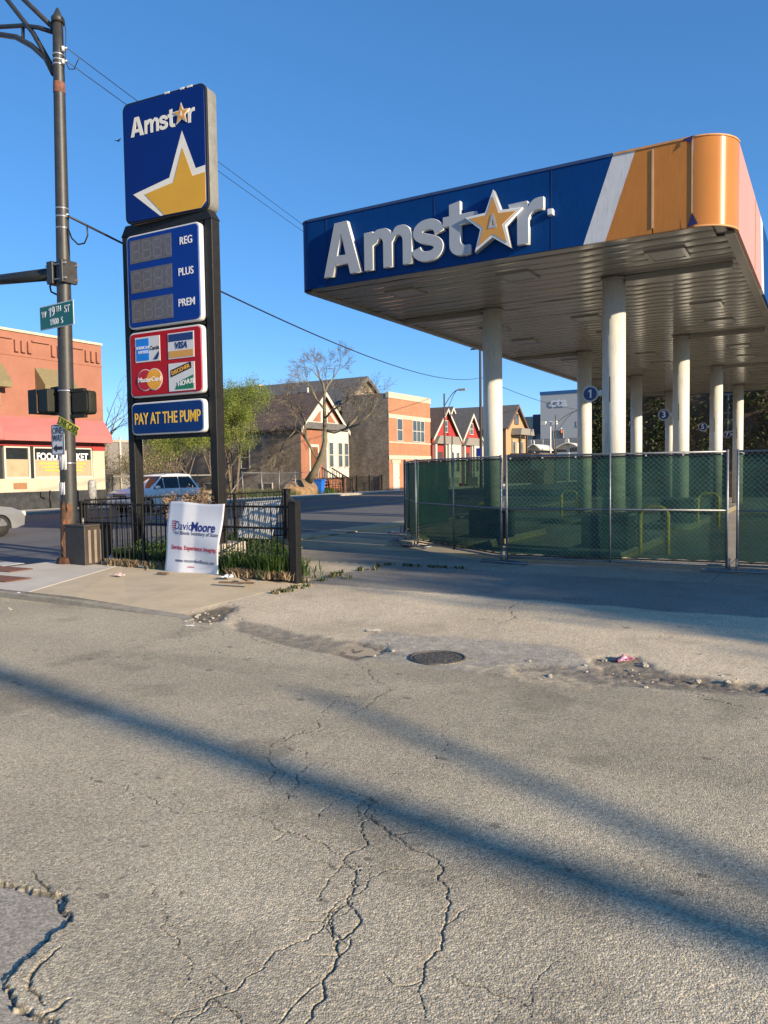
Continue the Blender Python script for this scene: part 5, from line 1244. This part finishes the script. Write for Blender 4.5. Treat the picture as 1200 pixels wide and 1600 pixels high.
t = thing('chain_fence', 'sagging grey chain link fence on posts along the vacant lot', 'fence', -33.4, 38.9, .1)
for i in range(5): mb = MB(); mb.cyl((random.uniform(-.05,.05),i*1.9,0),(random.uniform(-.1,.1),i*1.9,1.75),.035,6); mb.build('post', galv, t)
mb = MB(); mb.tube([(0,0,1.65),(0,3.8,1.6),(0,7.6,1.66)], .02, 5); mb.tube([(0,3.9,.1),(0,5.7,1.5)], .02, 5); mb.tube([(0,.1,1.6),(0,-1.5,.1)], .03, 5)
for i in range(60): z0_ = 0; mb.tube([(0,i*.127,.05),(0,i*.127+(.9 if i < 52 else .3),1.6)], .004, 3, cap=False)
mb.build('wire_run', galv, t)
t = thing('wire_fence', 'low dark wire fence before the brambles by the red market', 'fence', -33.4, 28.3, .1)
for i in range(6): mb = MB(); mb.cyl((0,i*1.6,0),(0,i*1.6,1.6),.04,6); mb.build('post', black_metal, t)
mb = MB(); mb.box(-.03,.03,0,8,1.5,1.58); mb.box(-.12,-.05,0,8,.0,.55); mb.build('rail', mat('rail_grey', (.2,.19,.16), .8), t)

def atzone(x, y, q): return atq(x, y, q)
# utility pole behind the near-left column with the cable
t = thing('utility_pole', 'slim dark utility pole rising just left of the nearest left hand column', 'utility pole', -30.1, 70.7, 0)
mb = MB(); mb.tube([(0,0,-.2),(0,0,8),(0,0,14.3)], [.16,.13,.11], 10); mb.build('shaft', mat('pole_dark', (.05,.045,.045), .8), t)
MB().box(-1.0,1.0,-.05,.05,13.6,13.75).build('cross_arm', MATS['pole_dark'], t)
MB().box(-.45,.05,-.15,-.12,3.1,3.9).build('blue_notice', mat('notice_blue', (.02,.05,.35), .5), t)
def far_lamp(label, p, q, h, reach, s=1, r=.09):
    t = thing('street_lamp', label, 'street lamp', p, q, 0, 0, 'far street lamps along the avenue')
    mb = MB(); mb.tube([(0,0,-.1),(0,0,h)], [r*1.3,r*.8], 10); mb.build('pole', mat('pole_far', (.07,.06,.055), .7), t)
    mb = MB(); n = 8
    mb.tube([(s*reach*k/n,0,h*.87+1.45*sin(k/n*pi/2)) for k in range(n+1)], .035, 6)
    mb.tube([(s*reach*k/n,0,h*.75+2.55*sin(k/n*pi/2)**1.2 if k else h*.75) for k in range(n+1)], .03, 6); mb.build('arm', MATS['pole_far'], t)
    mb = MB(); mb.prism(rrect(0,.75,-.08,.10,.05), 'y', -.14, .14); hd = mb.build('lamp_head', mat('lamp_head_grey', (.3,.29,.27), .5), t); hd.location = (s*reach-(.75 if s < 0 else .1), 0, h*.87+1.40); return t
def far_at(x, ytop, q): a, b = atq(x, ytop, q); return a, b
a, b = far_at(694, 615, 65.4); far_lamp('curved arm street lamp before the red gabled houses', a, 65.4, b, 1.55)
a, b = far_at(868, 648, 92); far_lamp('thin curved arm street lamp before the white transit building', a, 92, b, 3.0, r=.07)
# cables
def span(label, a, b, sag, r, group=None):
    a, b = Vector(a), Vector(b); n = 40; mb = MB()
    mb.tube([a.lerp(b, i/n)-Vector((0,0,4*sag*(i/n)*(1-i/n))) for i in range(n+1)], r, 5)
    o = mb.build('overhead_wire', txt_black); tag(o, label, 'wire', group)
def Spx(x, y, q): p_, z_ = atq(x, y, q); return S(p_, q, z_)
span('thick black overhead cable sagging from the light pole past the sign to the far pole', Spx(107,338,9.2), Spx(752,590,70.7), 1.15, .022)
span('upper of the two thin wires running from the light pole top behind the canopy', Spx(103,74,9.2), S(-30.6,70.7,14.0), .25, .0075, 'thin wires from the light pole')
span('lower of the two thin wires running from the light pole top behind the canopy', Spx(103,95,9.2), S(-29.6,70.7,13.4), .35, .0075, 'thin wires from the light pole')
span('black cable continuing right from the utility pole to the far lamp', Spx(752,590,70.7), Spx(905,640,110), .5, .03)

# ---------------------------------------------------------------- transit station beyond
cta = thing('transit_building', 'large plain pale grey building with a blue roof edge and white letters', 'building', -46, 150, 0)
MB().box(-4.9,7,0,30,-1,16.7).build('wall', mat('pale_cladding', (.42,.43,.43), .7, var=.05), cta)
MB().box(-5.0,7.1,-.1,30,16.7,17.3).build('roof_edge', mat('edge_blue', (.03,.12,.30), .5), cta)
text('lettering', 'cta', mat('pale_letters', (.62,.66,.72), .5), cta, (-1.1,-.15,15.0), 2.6, bold=.03, xs=1.1)
win(cta, 2.9, -.02, 10.6, .8, .9); win(cta, -1.2, -.02, 8.5, 1.9, 1.9, 0, 1)
t = thing('tan_block', 'tan and dark blue low block beside the transit building', 'building', -56, 160, 0)
MB().box(-6,0,0,12,-1,13.2).build('wall', cream, t); MB().box(0,5.5,0,12,9.6,13.6).build('upper_wing', mat('blue_black', (.04,.055,.09), .5), t); MB().box(0,5.5,1,12,-1,9.6).build('glazed_wing', mat('grey_glazing', (.20,.23,.25), .3, var=.2, vs=.5), t)
t = thing('rail_viaduct', 'elevated station platform deck with a white railing', 'viaduct', -46, 122, 0)
MB().box(-9,16,0,5,4.6,5.2).build('deck', mat('deck_dark', (.06,.06,.065), .8), t)
MB().box(-9,16,1.5,5,5.2,6.75).build('platform', mat('deck_grey', (.28,.28,.28), .8), t)
for i in range(13): MB().box(-9+i*2-.07,-9+i*2+.07,-.05,.05,5.2,6.7).build('rail_post', white_trim, t)
for z in (5.5,6.1,6.65): MB().box(-9,16,-.03,.03,z,z+.08).build('rail', galv, t)
for x in (-8,-1,6,13): MB().box(x-.4,x+.4,1,3,-1,4.6).build('pier', concrete, t)
white_sh = mat('shelter_white', (.66,.64,.56), .5, var=.04)
def shelter(x0, x1, yt, q, label):
    a, zt = atq(x0, yt, q); b, _ = atq(x1, yt, q); w = b-a
    t = thing('roof_shelter', label, 'shelter', a, q, 0, 0, 'white curved shelter roofs'); n = 12; mb = MB(); vs = []
    for i in range(n+1):
        u = i/n; zz = zt-.3+(.3*sin(u*pi*.9)-1.3*max(0,u-.45)**1.5*1.2)-(.5*(1-u)**2)
        for y in (0,6): vs += [(u*w,y,zz),(u*w,y,zz+.15)]
    fs = []
    for i in range(n): o = i*4; fs += [(o,o+4,o+5,o+1),(o+2,o+3,o+7,o+6),(o+1,o+5,o+7,o+3),(o,o+2,o+6,o+4)]
    mb.add(vs, fs, 0, True); mb.build('canopy_roof', white_sh, t); MB().box(w*.5-.15,w*.5+.15,.5,.8,-.5,zt-.3).build('post', white_sh, t)
    mb = MB(); mb.add([(w*.35,.5,zt-.3),(w*.55,.5,zt-.3),(w*.5,.5,zt+.55),(w*.42,.5,zt+.55)], [(0,1,2,3)]); mb.prism([(w*.40,zt-.3),(w*.56,zt-.3),(w*.52,zt+.5),(w*.46,zt+.5)], 'y', .5, .8); mb.build('fin', white_sh, t)
shelter(820, 843, 694, 100, 'white shelter roof nearer the tan house'); shelter(866, 905, 692, 100, 'wider white shelter roof beside the second left column')
t = thing('tiled_shed', 'low brown roofed shed with a ragged cover beyond the fence', 'shed', atq(792,705,88)[0], 88, 0)
MB().box(0,4.6,0,5,-.5,2.6).build('wall', wood_side, t); mb = MB(); mb.prism([(-.2,2.6),(4.8,2.6),(4.1,3.7),(.5,3.7)], 'y', -.2, 5.2); mb.build('roof', brown_shing, t)
mb = MB(); mb.add([(3.2,-.3,3.6),(4.6,-.5,3.5),(5.4,-1.2,1.6),(3.5,-1.2,1.7)], [(0,1,2,3)]); o = mb.build('ragged_cover', mat('tarp_tan', (.30,.2,.13), .9, var=.3, vs=3), t); o.modifiers.new('s','SOLIDIFY').thickness = .05
t = thing('twin_flood_mast', 'white mast with two floodlights beside the platform', 'floodlight mast', atq(860,660,100)[0], 100, 0); zt = atq(860,658,100)[1]
mb = MB(); mb.cyl((0,0,-.5),(0,0,zt),.11,8); mb.build('mast', white_sh, t)
for x in (-.9,.6): mb = MB(); mb.prism(rrect(x-.3,x+.3,zt-.5,zt,.1), 'y', -.3, .3); mb.build('floodlight', white_sh, t)
# worker on the platform
pz = 6.75; a, _ = atq(877, 684, 125.5)
t = thing('person', 'standing person in dark clothes and an orange safety vest on the platform', 'person', a, 125.5, pz)
def skin(name, verts, edges, radii, m, parent, root=0):
    me = bpy.data.meshes.new(name); me.from_pydata(verts, edges, []); me.materials.append(m); o = bpy.data.objects.new(name, me); COL.objects.link(o); o.parent = parent
    sk = o.modifiers.new('skin','SKIN'); 
    if not me.skin_vertices: 
        bpy.context.view_layer.objects.active = o
    for i, v in enumerate(me.skin_vertices[0].data): v.radius = (radii[i], radii[i]*.85); v.use_root = (i == root)
    o.modifiers.new('sub','SUBSURF').levels = 1; o.modifiers['sub'].render_levels = 1; return o
vs = [(0,0,.95),(0,0,1.2),(0,0,1.42),(0,0,1.52),(0,0,1.66),(-.10,0,.92),(-.12,0,.5),(-.12,.02,.08),(-.12,-.12,.04),(.10,0,.92),(.12,0,.5),(.12,.02,.08),(.12,-.12,.04),(-.2,0,1.40),(-.27,0,1.12),(-.24,-.06,.88),(.2,0,1.40),(.27,0,1.12),(.24,-.06,.88)]
ed = [(0,1),(1,2),(2,3),(3,4),(0,5),(5,6),(6,7),(7,8),(0,9),(9,10),(10,11),(11,12),(2,13),(13,14),(14,15),(2,16),(16,17),(17,18)]
rd = [.15,.15,.15,.06,.10,.10,.07,.05,.04,.10,.07,.05,.04,.07,.05,.04,.07,.05,.04]
try:
    bd = skin('body', vs, ed, rd, mat('dark_clothes', (.03,.03,.04), .8), t)
except Exception as ex:
    print('skin', ex)
mb = MB(); mb.tube([(0,0,1.0),(0,0,1.1),(0,0,1.35),(0,0,1.46)], [.20,.20,.21,.13], 14, cap=False); mb.build('vest', mat('vest_orange', (.75,.16,.04), .7), t)
bm = bmesh.new(); bmesh.ops.create_uvsphere(bm, u_segments=14, v_segments=8, radius=.125); me = bpy.data.meshes.new('helmet'); bm.to_mesh(me); bm.free(); me.materials.append(txt_white); o = bpy.data.objects.new('hard_hat', me); COL.objects.link(o); o.parent = t; o.location = (0,0,1.73)

# ---------------------------------------------------------------- ivy covered wall behind the canopy
t = thing('ivy_building', 'dark old brick building behind the canopy, partly covered with creeper', 'building', -12.8, 47.2, 0)
MB().box(0,60,0,14,-.5,6.2).build('wall', brickmat('dull_brick', (.12,.085,.06), (.085,.06,.045), (.13,.11,.08), stain=.5), t)
MB().box(-.1,60.1,-.12,.2,6.2,6.4).build('coping', stone, t)
for x in (7.7, 13.2, 18.4): win(t, x, -.02, 4.7, 1.2, 2.0, 0, 2, m=mat('grey_trim', (.30,.31,.29), .6), rows=2, cur=mat('green_pane', (.04,.07,.05), .3))
cr = thing('creeper', 'dark green and brown creeper over the wall behind the canopy', 'creeper', -12.8, 47.1, 0)
tips = [(Vector((random.uniform(0,2.6), random.uniform(-.4,0), random.uniform(0,6.3))), Vector((0,0,1))) for _ in range(160)]
tips += [(Vector((random.uniform(3,30), random.uniform(-.35,0), min(6.4, 2.5+abs(random.gauss(0,1))*2.2))), Vector((0,0,1))) for _ in range(300)]
tips += [(Vector((c+random.gauss(0,.6), random.uniform(-.5,0), random.uniform(3.3,6.4))), Vector((0,0,1))) for c in (4.2,9.8,15.5,21) for _ in range(40)]
mb = MB()
for i in range(40):
    x = random.uniform(0,30); pts = [Vector((x,-.06,0))]
    for k in range(6): pts.append(pts[-1]+Vector((random.uniform(-.35,.35),0,random.uniform(.6,1.0))))
    mb.tube(pts, .02, 3, cap=False)
mb.build('stems', bark, cr); leaves(tips, 17000, .10, .22, ivy+[green[0]], 'foliage', cr)
# wooden litter behind the lot: low shrubs along the far lot edge
# ---------------------------------------------------------------- weeds, grass, litter
def blades(name, spots, n, h, mats, spread, lean=.35, label=None):
    vs, fs, mi = [], [], []
    for i in range(n):
        p, q, s, z0 = random.choice(spots); a = random.uniform(0, 2*pi); r = abs(random.gauss(0, spread)); p += r*cos(a); q += r*sin(a)*.8
        hh = h*s*random.uniform(.4,1.2); w = .006+.010*random.random(); b = random.uniform(0, 2*pi); l = lean*random.uniform(.2,1.2)*hh
        d = Vector((cos(b), sin(b), 0)); c = S(p, q, z0); side = Vector((-d.y, d.x, 0))*w; o = len(vs)
        vs += [c-side, c+side, c+d*l*.35+Vector((0,0,hh*.6))+side*.8, c+d*l*.35+Vector((0,0,hh*.6))-side*.8, c+d*l+Vector((0,0,hh))]
        fs += [(o,o+1,o+2,o+3),(o+3,o+2,o+4)]; k = random.randrange(len(mats)); mi += [k,k]
    me = bpy.data.meshes.new(name); me.from_pydata([tuple(v) for v in vs], [], fs)
    for m_ in mats: me.materials.append(m_)
    me.polygons.foreach_set('material_index', mi); me.update(); o = bpy.data.objects.new(name, me); COL.objects.link(o); tag(o, label, 'grass' if label else None, kind='stuff'); return o
sp_ = []
for _ in range(260):
    u, v = random.random(), random.random()
    if u+v > 1: u, v = 1-u, 1-v
    sp_.append((-11.9+u*4.9, 9.5+v*4.8, .6+.7*random.random(), .05))
blades('weeds', sp_, 26000, .19, green, .2, .9, label='lush green weeds filling the iron fenced plot under the sign')
wt = [(S(p_, q_, z_+random.uniform(.02,.26*s_)), Vector((0,0,1))) for p_, q_, s_, z_ in sp_ for _ in range(4)]
o = leaves(wt, 16000, .028, .07, green, 'broadleaf_weeds', None); tag(o, 'dark green broad leaved weeds among the grass inside the iron fence', 'weeds', kind='stuff')
tl_ = [(random.uniform(-8.25,-7.0), 9.22+random.uniform(-.05,.15), 1, .06) for _ in range(26)]
blades('tall_grass', tl_, 1300, .34, green, .07, .6, label='long grass spilling out below the iron fence right of the banner')
dl = [(random.uniform(-11.2,-9.7), 9.28, 1, .06) for _ in range(30)]+[(random.uniform(-8.2,-7.0), 9.18, 1, .06) for _ in range(30)]
blades('dry_grass', dl, 2600, .13, drym, .07, .9, label='short dry straw along the foot of the iron fence')
blades('lot_weeds', [(-6.8+random.gauss(0,.15), 9.9+random.gauss(0,.5), .5, 0) for _ in range(14)]+[(random.uniform(-6.9,-5.3), 11.82, .3, 0) for _ in range(20)]+[(random.uniform(-6.75,-6.5), random.uniform(8.3,9.2), .3, 0) for _ in range(14)], 900, .16, green+drym, .05, .8, label='small weeds in the lot joints beside the iron fence')
far = [(random.uniform(-36,-33.3), random.uniform(39,50.5), 1, .1) for _ in range(300)]
blades('verge_grass', far, 16000, .42, green, .35, .5, label='rough green grass along the vacant lot and below the leaning tree')
far2 = [(random.uniform(-40,-33.5), random.uniform(28.5,47), 1, .1) for _ in range(300)]
blades('dry_verge', far2, 12000, .5, drym+[spring[1]], .4, .6, label='dry tan undergrowth over the vacant lot')
# tangle of dry weed behind the banner
t = thing('tumbleweed', 'tangle of dry brown stalks caught above the white banner', 'dry weed', -9.9, 10.1, .55); mb = MB(); tips = []
for k in range(9): grow(mb, tips, Vector((random.uniform(-.15,.15),0,.0)), Vector((random.uniform(-.4,.4), random.uniform(-.3,.3), 1)).normalized(), .5, .008, 0, 3, spread=.7, wig=.3, kids=(3,4), shrink=.5)
mb.build('stalks', mat('dry_brown', (.30,.20,.12), .9), t); leaves(tips, 1500, .02, .06, drym+bud, 'seed_heads', t)
# earth mound by the leaning tree
bm = bmesh.new(); bmesh.ops.create_icosphere(bm, subdivisions=4, radius=1)
for v in bm.verts: f = 1+.25*(vnoise(np.array(v.co.x*2.5+9), np.array(v.co.y*2.5+v.co.z*2))-.5); v.co = Vector((v.co.x*1.3*f, v.co.y*2.0*f, max(-.1, v.co.z*1.15*f)))
me = bpy.data.meshes.new('earth_mound'); bm.to_mesh(me); bm.free(); me.materials.append(mat('tan_earth', (.30,.19,.10), .95, var=.3, vs=3, bump=.8, bs=6)); o = bpy.data.objects.new('earth_mound', me); COL.objects.link(o); place(o, -34.2, 46.0, .1); tag(o, kind='structure')
# rubble, litter
def rock(name, label, cat, p, q, z, s, m, seed, group=None, flat_=.6):
    bm = bmesh.new(); bmesh.ops.create_icosphere(bm, subdivisions=3, radius=1)
    for v in bm.verts: n = float(vnoise(np.array(v.co.x*1.7+seed*3.1+20), np.array(v.co.y*1.7+v.co.z*1.3+seed+20))); v.co = v.co*(.65+.7*n); v.co.z *= flat_
    for v in bm.verts: v.co *= s
    me = bpy.data.meshes.new(name); bm.to_mesh(me); bm.free(); me.materials.append(m); o = bpy.data.objects.new(name, me); COL.objects.link(o); place(o, p, q, z, seed); tag(o, label, cat, group); return o
def crumple(name, label, p, q, z, sx, sy, sz, m, seed, cat='litter'):
    mb = MB(); n = 9; vs = []
    for j in range(n+1):
        for i in range(n+1):
            u, v = i/n-.5, j/n-.5; h_ = float(fbm(np.array(u*3+seed), np.array(v*3+seed*2), 3)); vs.append((u*sx+.1*sx*(h_-.5), v*sy, abs(h_-.35)*sz*2*(1-1.5*max(abs(u),abs(v))**2)+.004))
    mb.add(vs, [(j*(n+1)+i, j*(n+1)+i+1, (j+1)*(n+1)+i+1, (j+1)*(n+1)+i) for j in range(n) for i in range(n)]); o = mb.build(name, m); o.modifiers.new('s','SOLIDIFY').thickness = .002; place(o, p, q, z, seed); tag(o, label, cat); return o
pl_clear = mat('clear_plastic', (.55,.58,.62), .2, var=.2, vs=12); purple = mat('purple_foil', (.22,.14,.42), .35, var=.4, vs=30, col2=(.6,.6,.6)); orange_s = mat('orange_scrap', (.75,.18,.03), .5); redp = mat('magenta_scrap', (.35,.03,.08), .4, var=.4, vs=25, col2=(.4,.4,.45))
def G(x, y, z=0): return atz(x, y, z)
for nm, lb, (x, y, z), sz, m_, sd_ in (('plastic_bag','crumpled clear plastic bag inside the fence beside the brown box',(176,880,.08),(.34,.28,.16),pl_clear,1.2),
    ('plastic_bag','pale blue crumpled bag behind the fence bars left of the banner',(228,886,.08),(.26,.2,.1),mat('pale_blue_bag',(.35,.47,.6),.3),2.3),
    ('paper_cup','flattened red and white cup on the pavement in front of the fence',(186,900,.08),(.20,.1,.06),mat('red_white_paper',(.7,.66,.62),.5,var=.2,vs=20,col2=(.55,.12,.08)),3.1),
    ('wrapper','purple and white wrapper in the gutter at the left edge',(26,933,0),(.22,.14,.07),purple,.7),
    ('wrapper','orange scrap in the gutter below the kerb',(96,942,0),(.10,.07,.05),orange_s,1.9),
    ('paper_scrap','small white scrap in the gutter right of the orange one',(126,944,0),(.10,.06,.03),poster,2.8),
    ('paper_scrap','yellow and white ticket lying on the drive apron',(584,986,0),(.15,.10,.01),mat('ticket',(.65,.60,.45),.6,var=.2,vs=20),.4),
    ('wrapper','magenta and white wrapper in the broken concrete on the right',(976,1032,-.005),(.20,.10,.05),redp,.9),
    ('paper_scrap','white scrap by the broken kerb corner',(296,979,0),(.11,.05,.02),poster,.2),
    ('plastic_bag','clear scrap beside the wood under the fence right of the banner',(355,903,.08),(.2,.14,.08),pl_clear,4.0)):
    p_, q_ = G(x, y, z); crumple(nm, lb, p_, q_, z+.003, *sz, m_, sd_)
wood_r = mat('rotten_wood', (.20,.12,.075), .9, var=.3, vs=20, bump=.5, bs=60)
for x, y, L_, r_, lb in ((370,912,.55,.25,'longer brown broken board lying right of the banner foot'),(384,907,.34,-.55,'shorter brown broken board crossing the longer one'),(255,897,.22,.05,'thin dark wood strip on the pavement left of the banner')):
    p_, q_ = G(x, y, .08); o = MB().box(-L_/2,L_/2,-.035,.035,0,.02).build('broken_board', wood_r, bev=.004); place(o, p_, q_, .085, r_); tag(o, lb, 'board', 'broken wood by the banner')
for i in range(70):   # loose stones round the broken edge, the kerb and the gutter
    zone = random.choice(((800,1030,1030,1075),(930,1030,1200,1075),(290,955,360,975),(0,930,280,955),(470,1000,620,1025),(380,905,470,925)))
    x = random.uniform(zone[0], zone[2]); y = random.uniform(zone[1], zone[3]); z = 0; p_, q_ = G(x, y, z)
    if p_ < -6.7 and q_ > 6.42: continue
    o = rock('loose_stone', 'small pale stone among the crumbs of broken paving', 'stone', p_, q_, -.002, random.uniform(.008,.026), concrete, i+1, 'loose stones along the broken paving')
# manhole cover
mp, mq = G(684, 1028); t = thing('manhole_cover', 'round dark iron manhole cover set in the broken apron', 'manhole cover', mp, mq, -.004)
mb = MB(); mb.tube([(0,0,-.03),(0,0,.004),(0,0,.012)], [.22,.22,.21], 40); mb.build('lid', mat('cast_iron', (.18,.155,.12), .55, .5, var=.2, vs=12, bump=.6, bs=30), t)
mb = MB()
for r in (.07,.12,.17):
    for k in range(int(r*90)): a = 2*pi*k/int(r*90); mb.box(r*cos(a)-.012,r*cos(a)+.012,r*sin(a)-.006,r*sin(a)+.006,.010,.017)
mb.build('raised_studs', MATS['cast_iron'], t); mb = MB(); pts = [(.24*cos(2*pi*k/40),.24*sin(2*pi*k/40),.002) for k in range(41)]; mb.tube(pts, .014, 6, cap=False); mb.build('ring', MATS['cast_iron'], t)
for x, y, lb in ((20,905,'nearer'),(25,890,'farther')):
    p_, q_ = G(x, y, .09); o = MB().box(-.6,.45,-.22,.22,0,.008).build('warning_paver', mat('red_paver', (.22,.09,.05), .8, var=.2, vs=8)); place(o, p_-.3, q_, .084, 0); tag(o, 'dark red warning paver at the corner ramp, %s of the two' % lb, 'paver', 'red warning pavers')
# puny bird in the sky
t = None
p_, z_ = atq(184, 220, 40); mb = MB(); mb.add([(-.35,0,.12),(0,-.08,0),(0,.10,0),(.35,0,.12),(0,.22,.02),(0,-.2,.0)], [(0,1,2),(3,2,1),(1,5,2),(2,4,1)]); o = mb.build('bird', txt_black); o.modifiers.new('s','SOLIDIFY').thickness = .04; place(o, p_, 40, z_); tag(o, 'tiny dark bird flying left of the star sign', 'bird')

# ---------------------------------------------------------------- things beyond the frame that cast the shade
t = thing('traffic_pole', 'tall wooden pole with a long raised arm, outside the picture on the right', 'utility pole', 0, 0)
B = Vector((2.67+.769*19, 1.45-.639*19, 0)); t.location = B; t.rotation_euler = (0,0,0)
mb = MB(); mb.tube([(0,0,-.2),(0,0,13.5)], [.165,.125], 14); mb.build('shaft', bark, t)
hz = 19*math.tan(SUN_EL); ad = Vector((-.603,.798,0))
mb = MB(); mb.tube([Vector((0,0,hz)), Vector((0,0,hz))+ad*5.4], [.095,.05], 12); mb.build('arm', pole_m, t)
shade = [leafmat('leaf_shade', (.05,.09,.02)), green[0]]
def shade_tree(x, y, h, w, label, n, seed, bottom=.2, R_=2.0):
    random.seed(seed); t = thing('shade_tree', label, 'tree', 0, 0); t.location = (x, y, 0); mb = MB(); tips = []
    mb.tube([(0,0,-.1),(.1,0,h*bottom*.6),(0,.1,h*bottom)], [.28,.22,.18], 10)
    for k in range(5): a = k*1.26; grow(mb, tips, Vector((0,.1,h*bottom)), Vector((w*cos(a), w*sin(a), 1)).normalized(), h*.30, .10, 0, 3, spread=.6, wig=.2, kids=(3,4), shrink=.72)
    rm = max(sqrt(c.x**2+c.y**2) for c, d in tips); f = R_/rm
    mb.v = [(x*f, y*f, z) for x, y, z in mb.v]; tips = [(Vector((c.x*f, c.y*f, c.z)), d) for c, d in tips]
    mb.build('trunk', bark, t); leaves(tips, n, .20, .42, shade, 'crown', t)
def shade_at(n_, dist):      # n_: offset square to the sun's ground direction, dist: metres along it
    return (.639*n_+.769*dist, .769*n_-.639*dist)
for n_, dist, h, w, cnt, R_, lb in ((10.5,14.5,6.4,.75,9000,1.7,'low bushy'),(10.9,20,9.0,.8,12000,1.8,'broad round'),(11.1,26,11.0,.8,12000,1.9,'tall round'),(10.7,30,12.6,.7,12000,1.9,'very tall'),(8.9,21,9.0,.7,3800,1.25,'thin sparse'),(11.9,16.5,6.2,.7,7000,1.2,'small upright')):
    x, y = shade_at(n_, dist); shade_tree(x, y, h, w, lb+' leafy tree standing out of view on the right', cnt, int(dist), R_=R_)
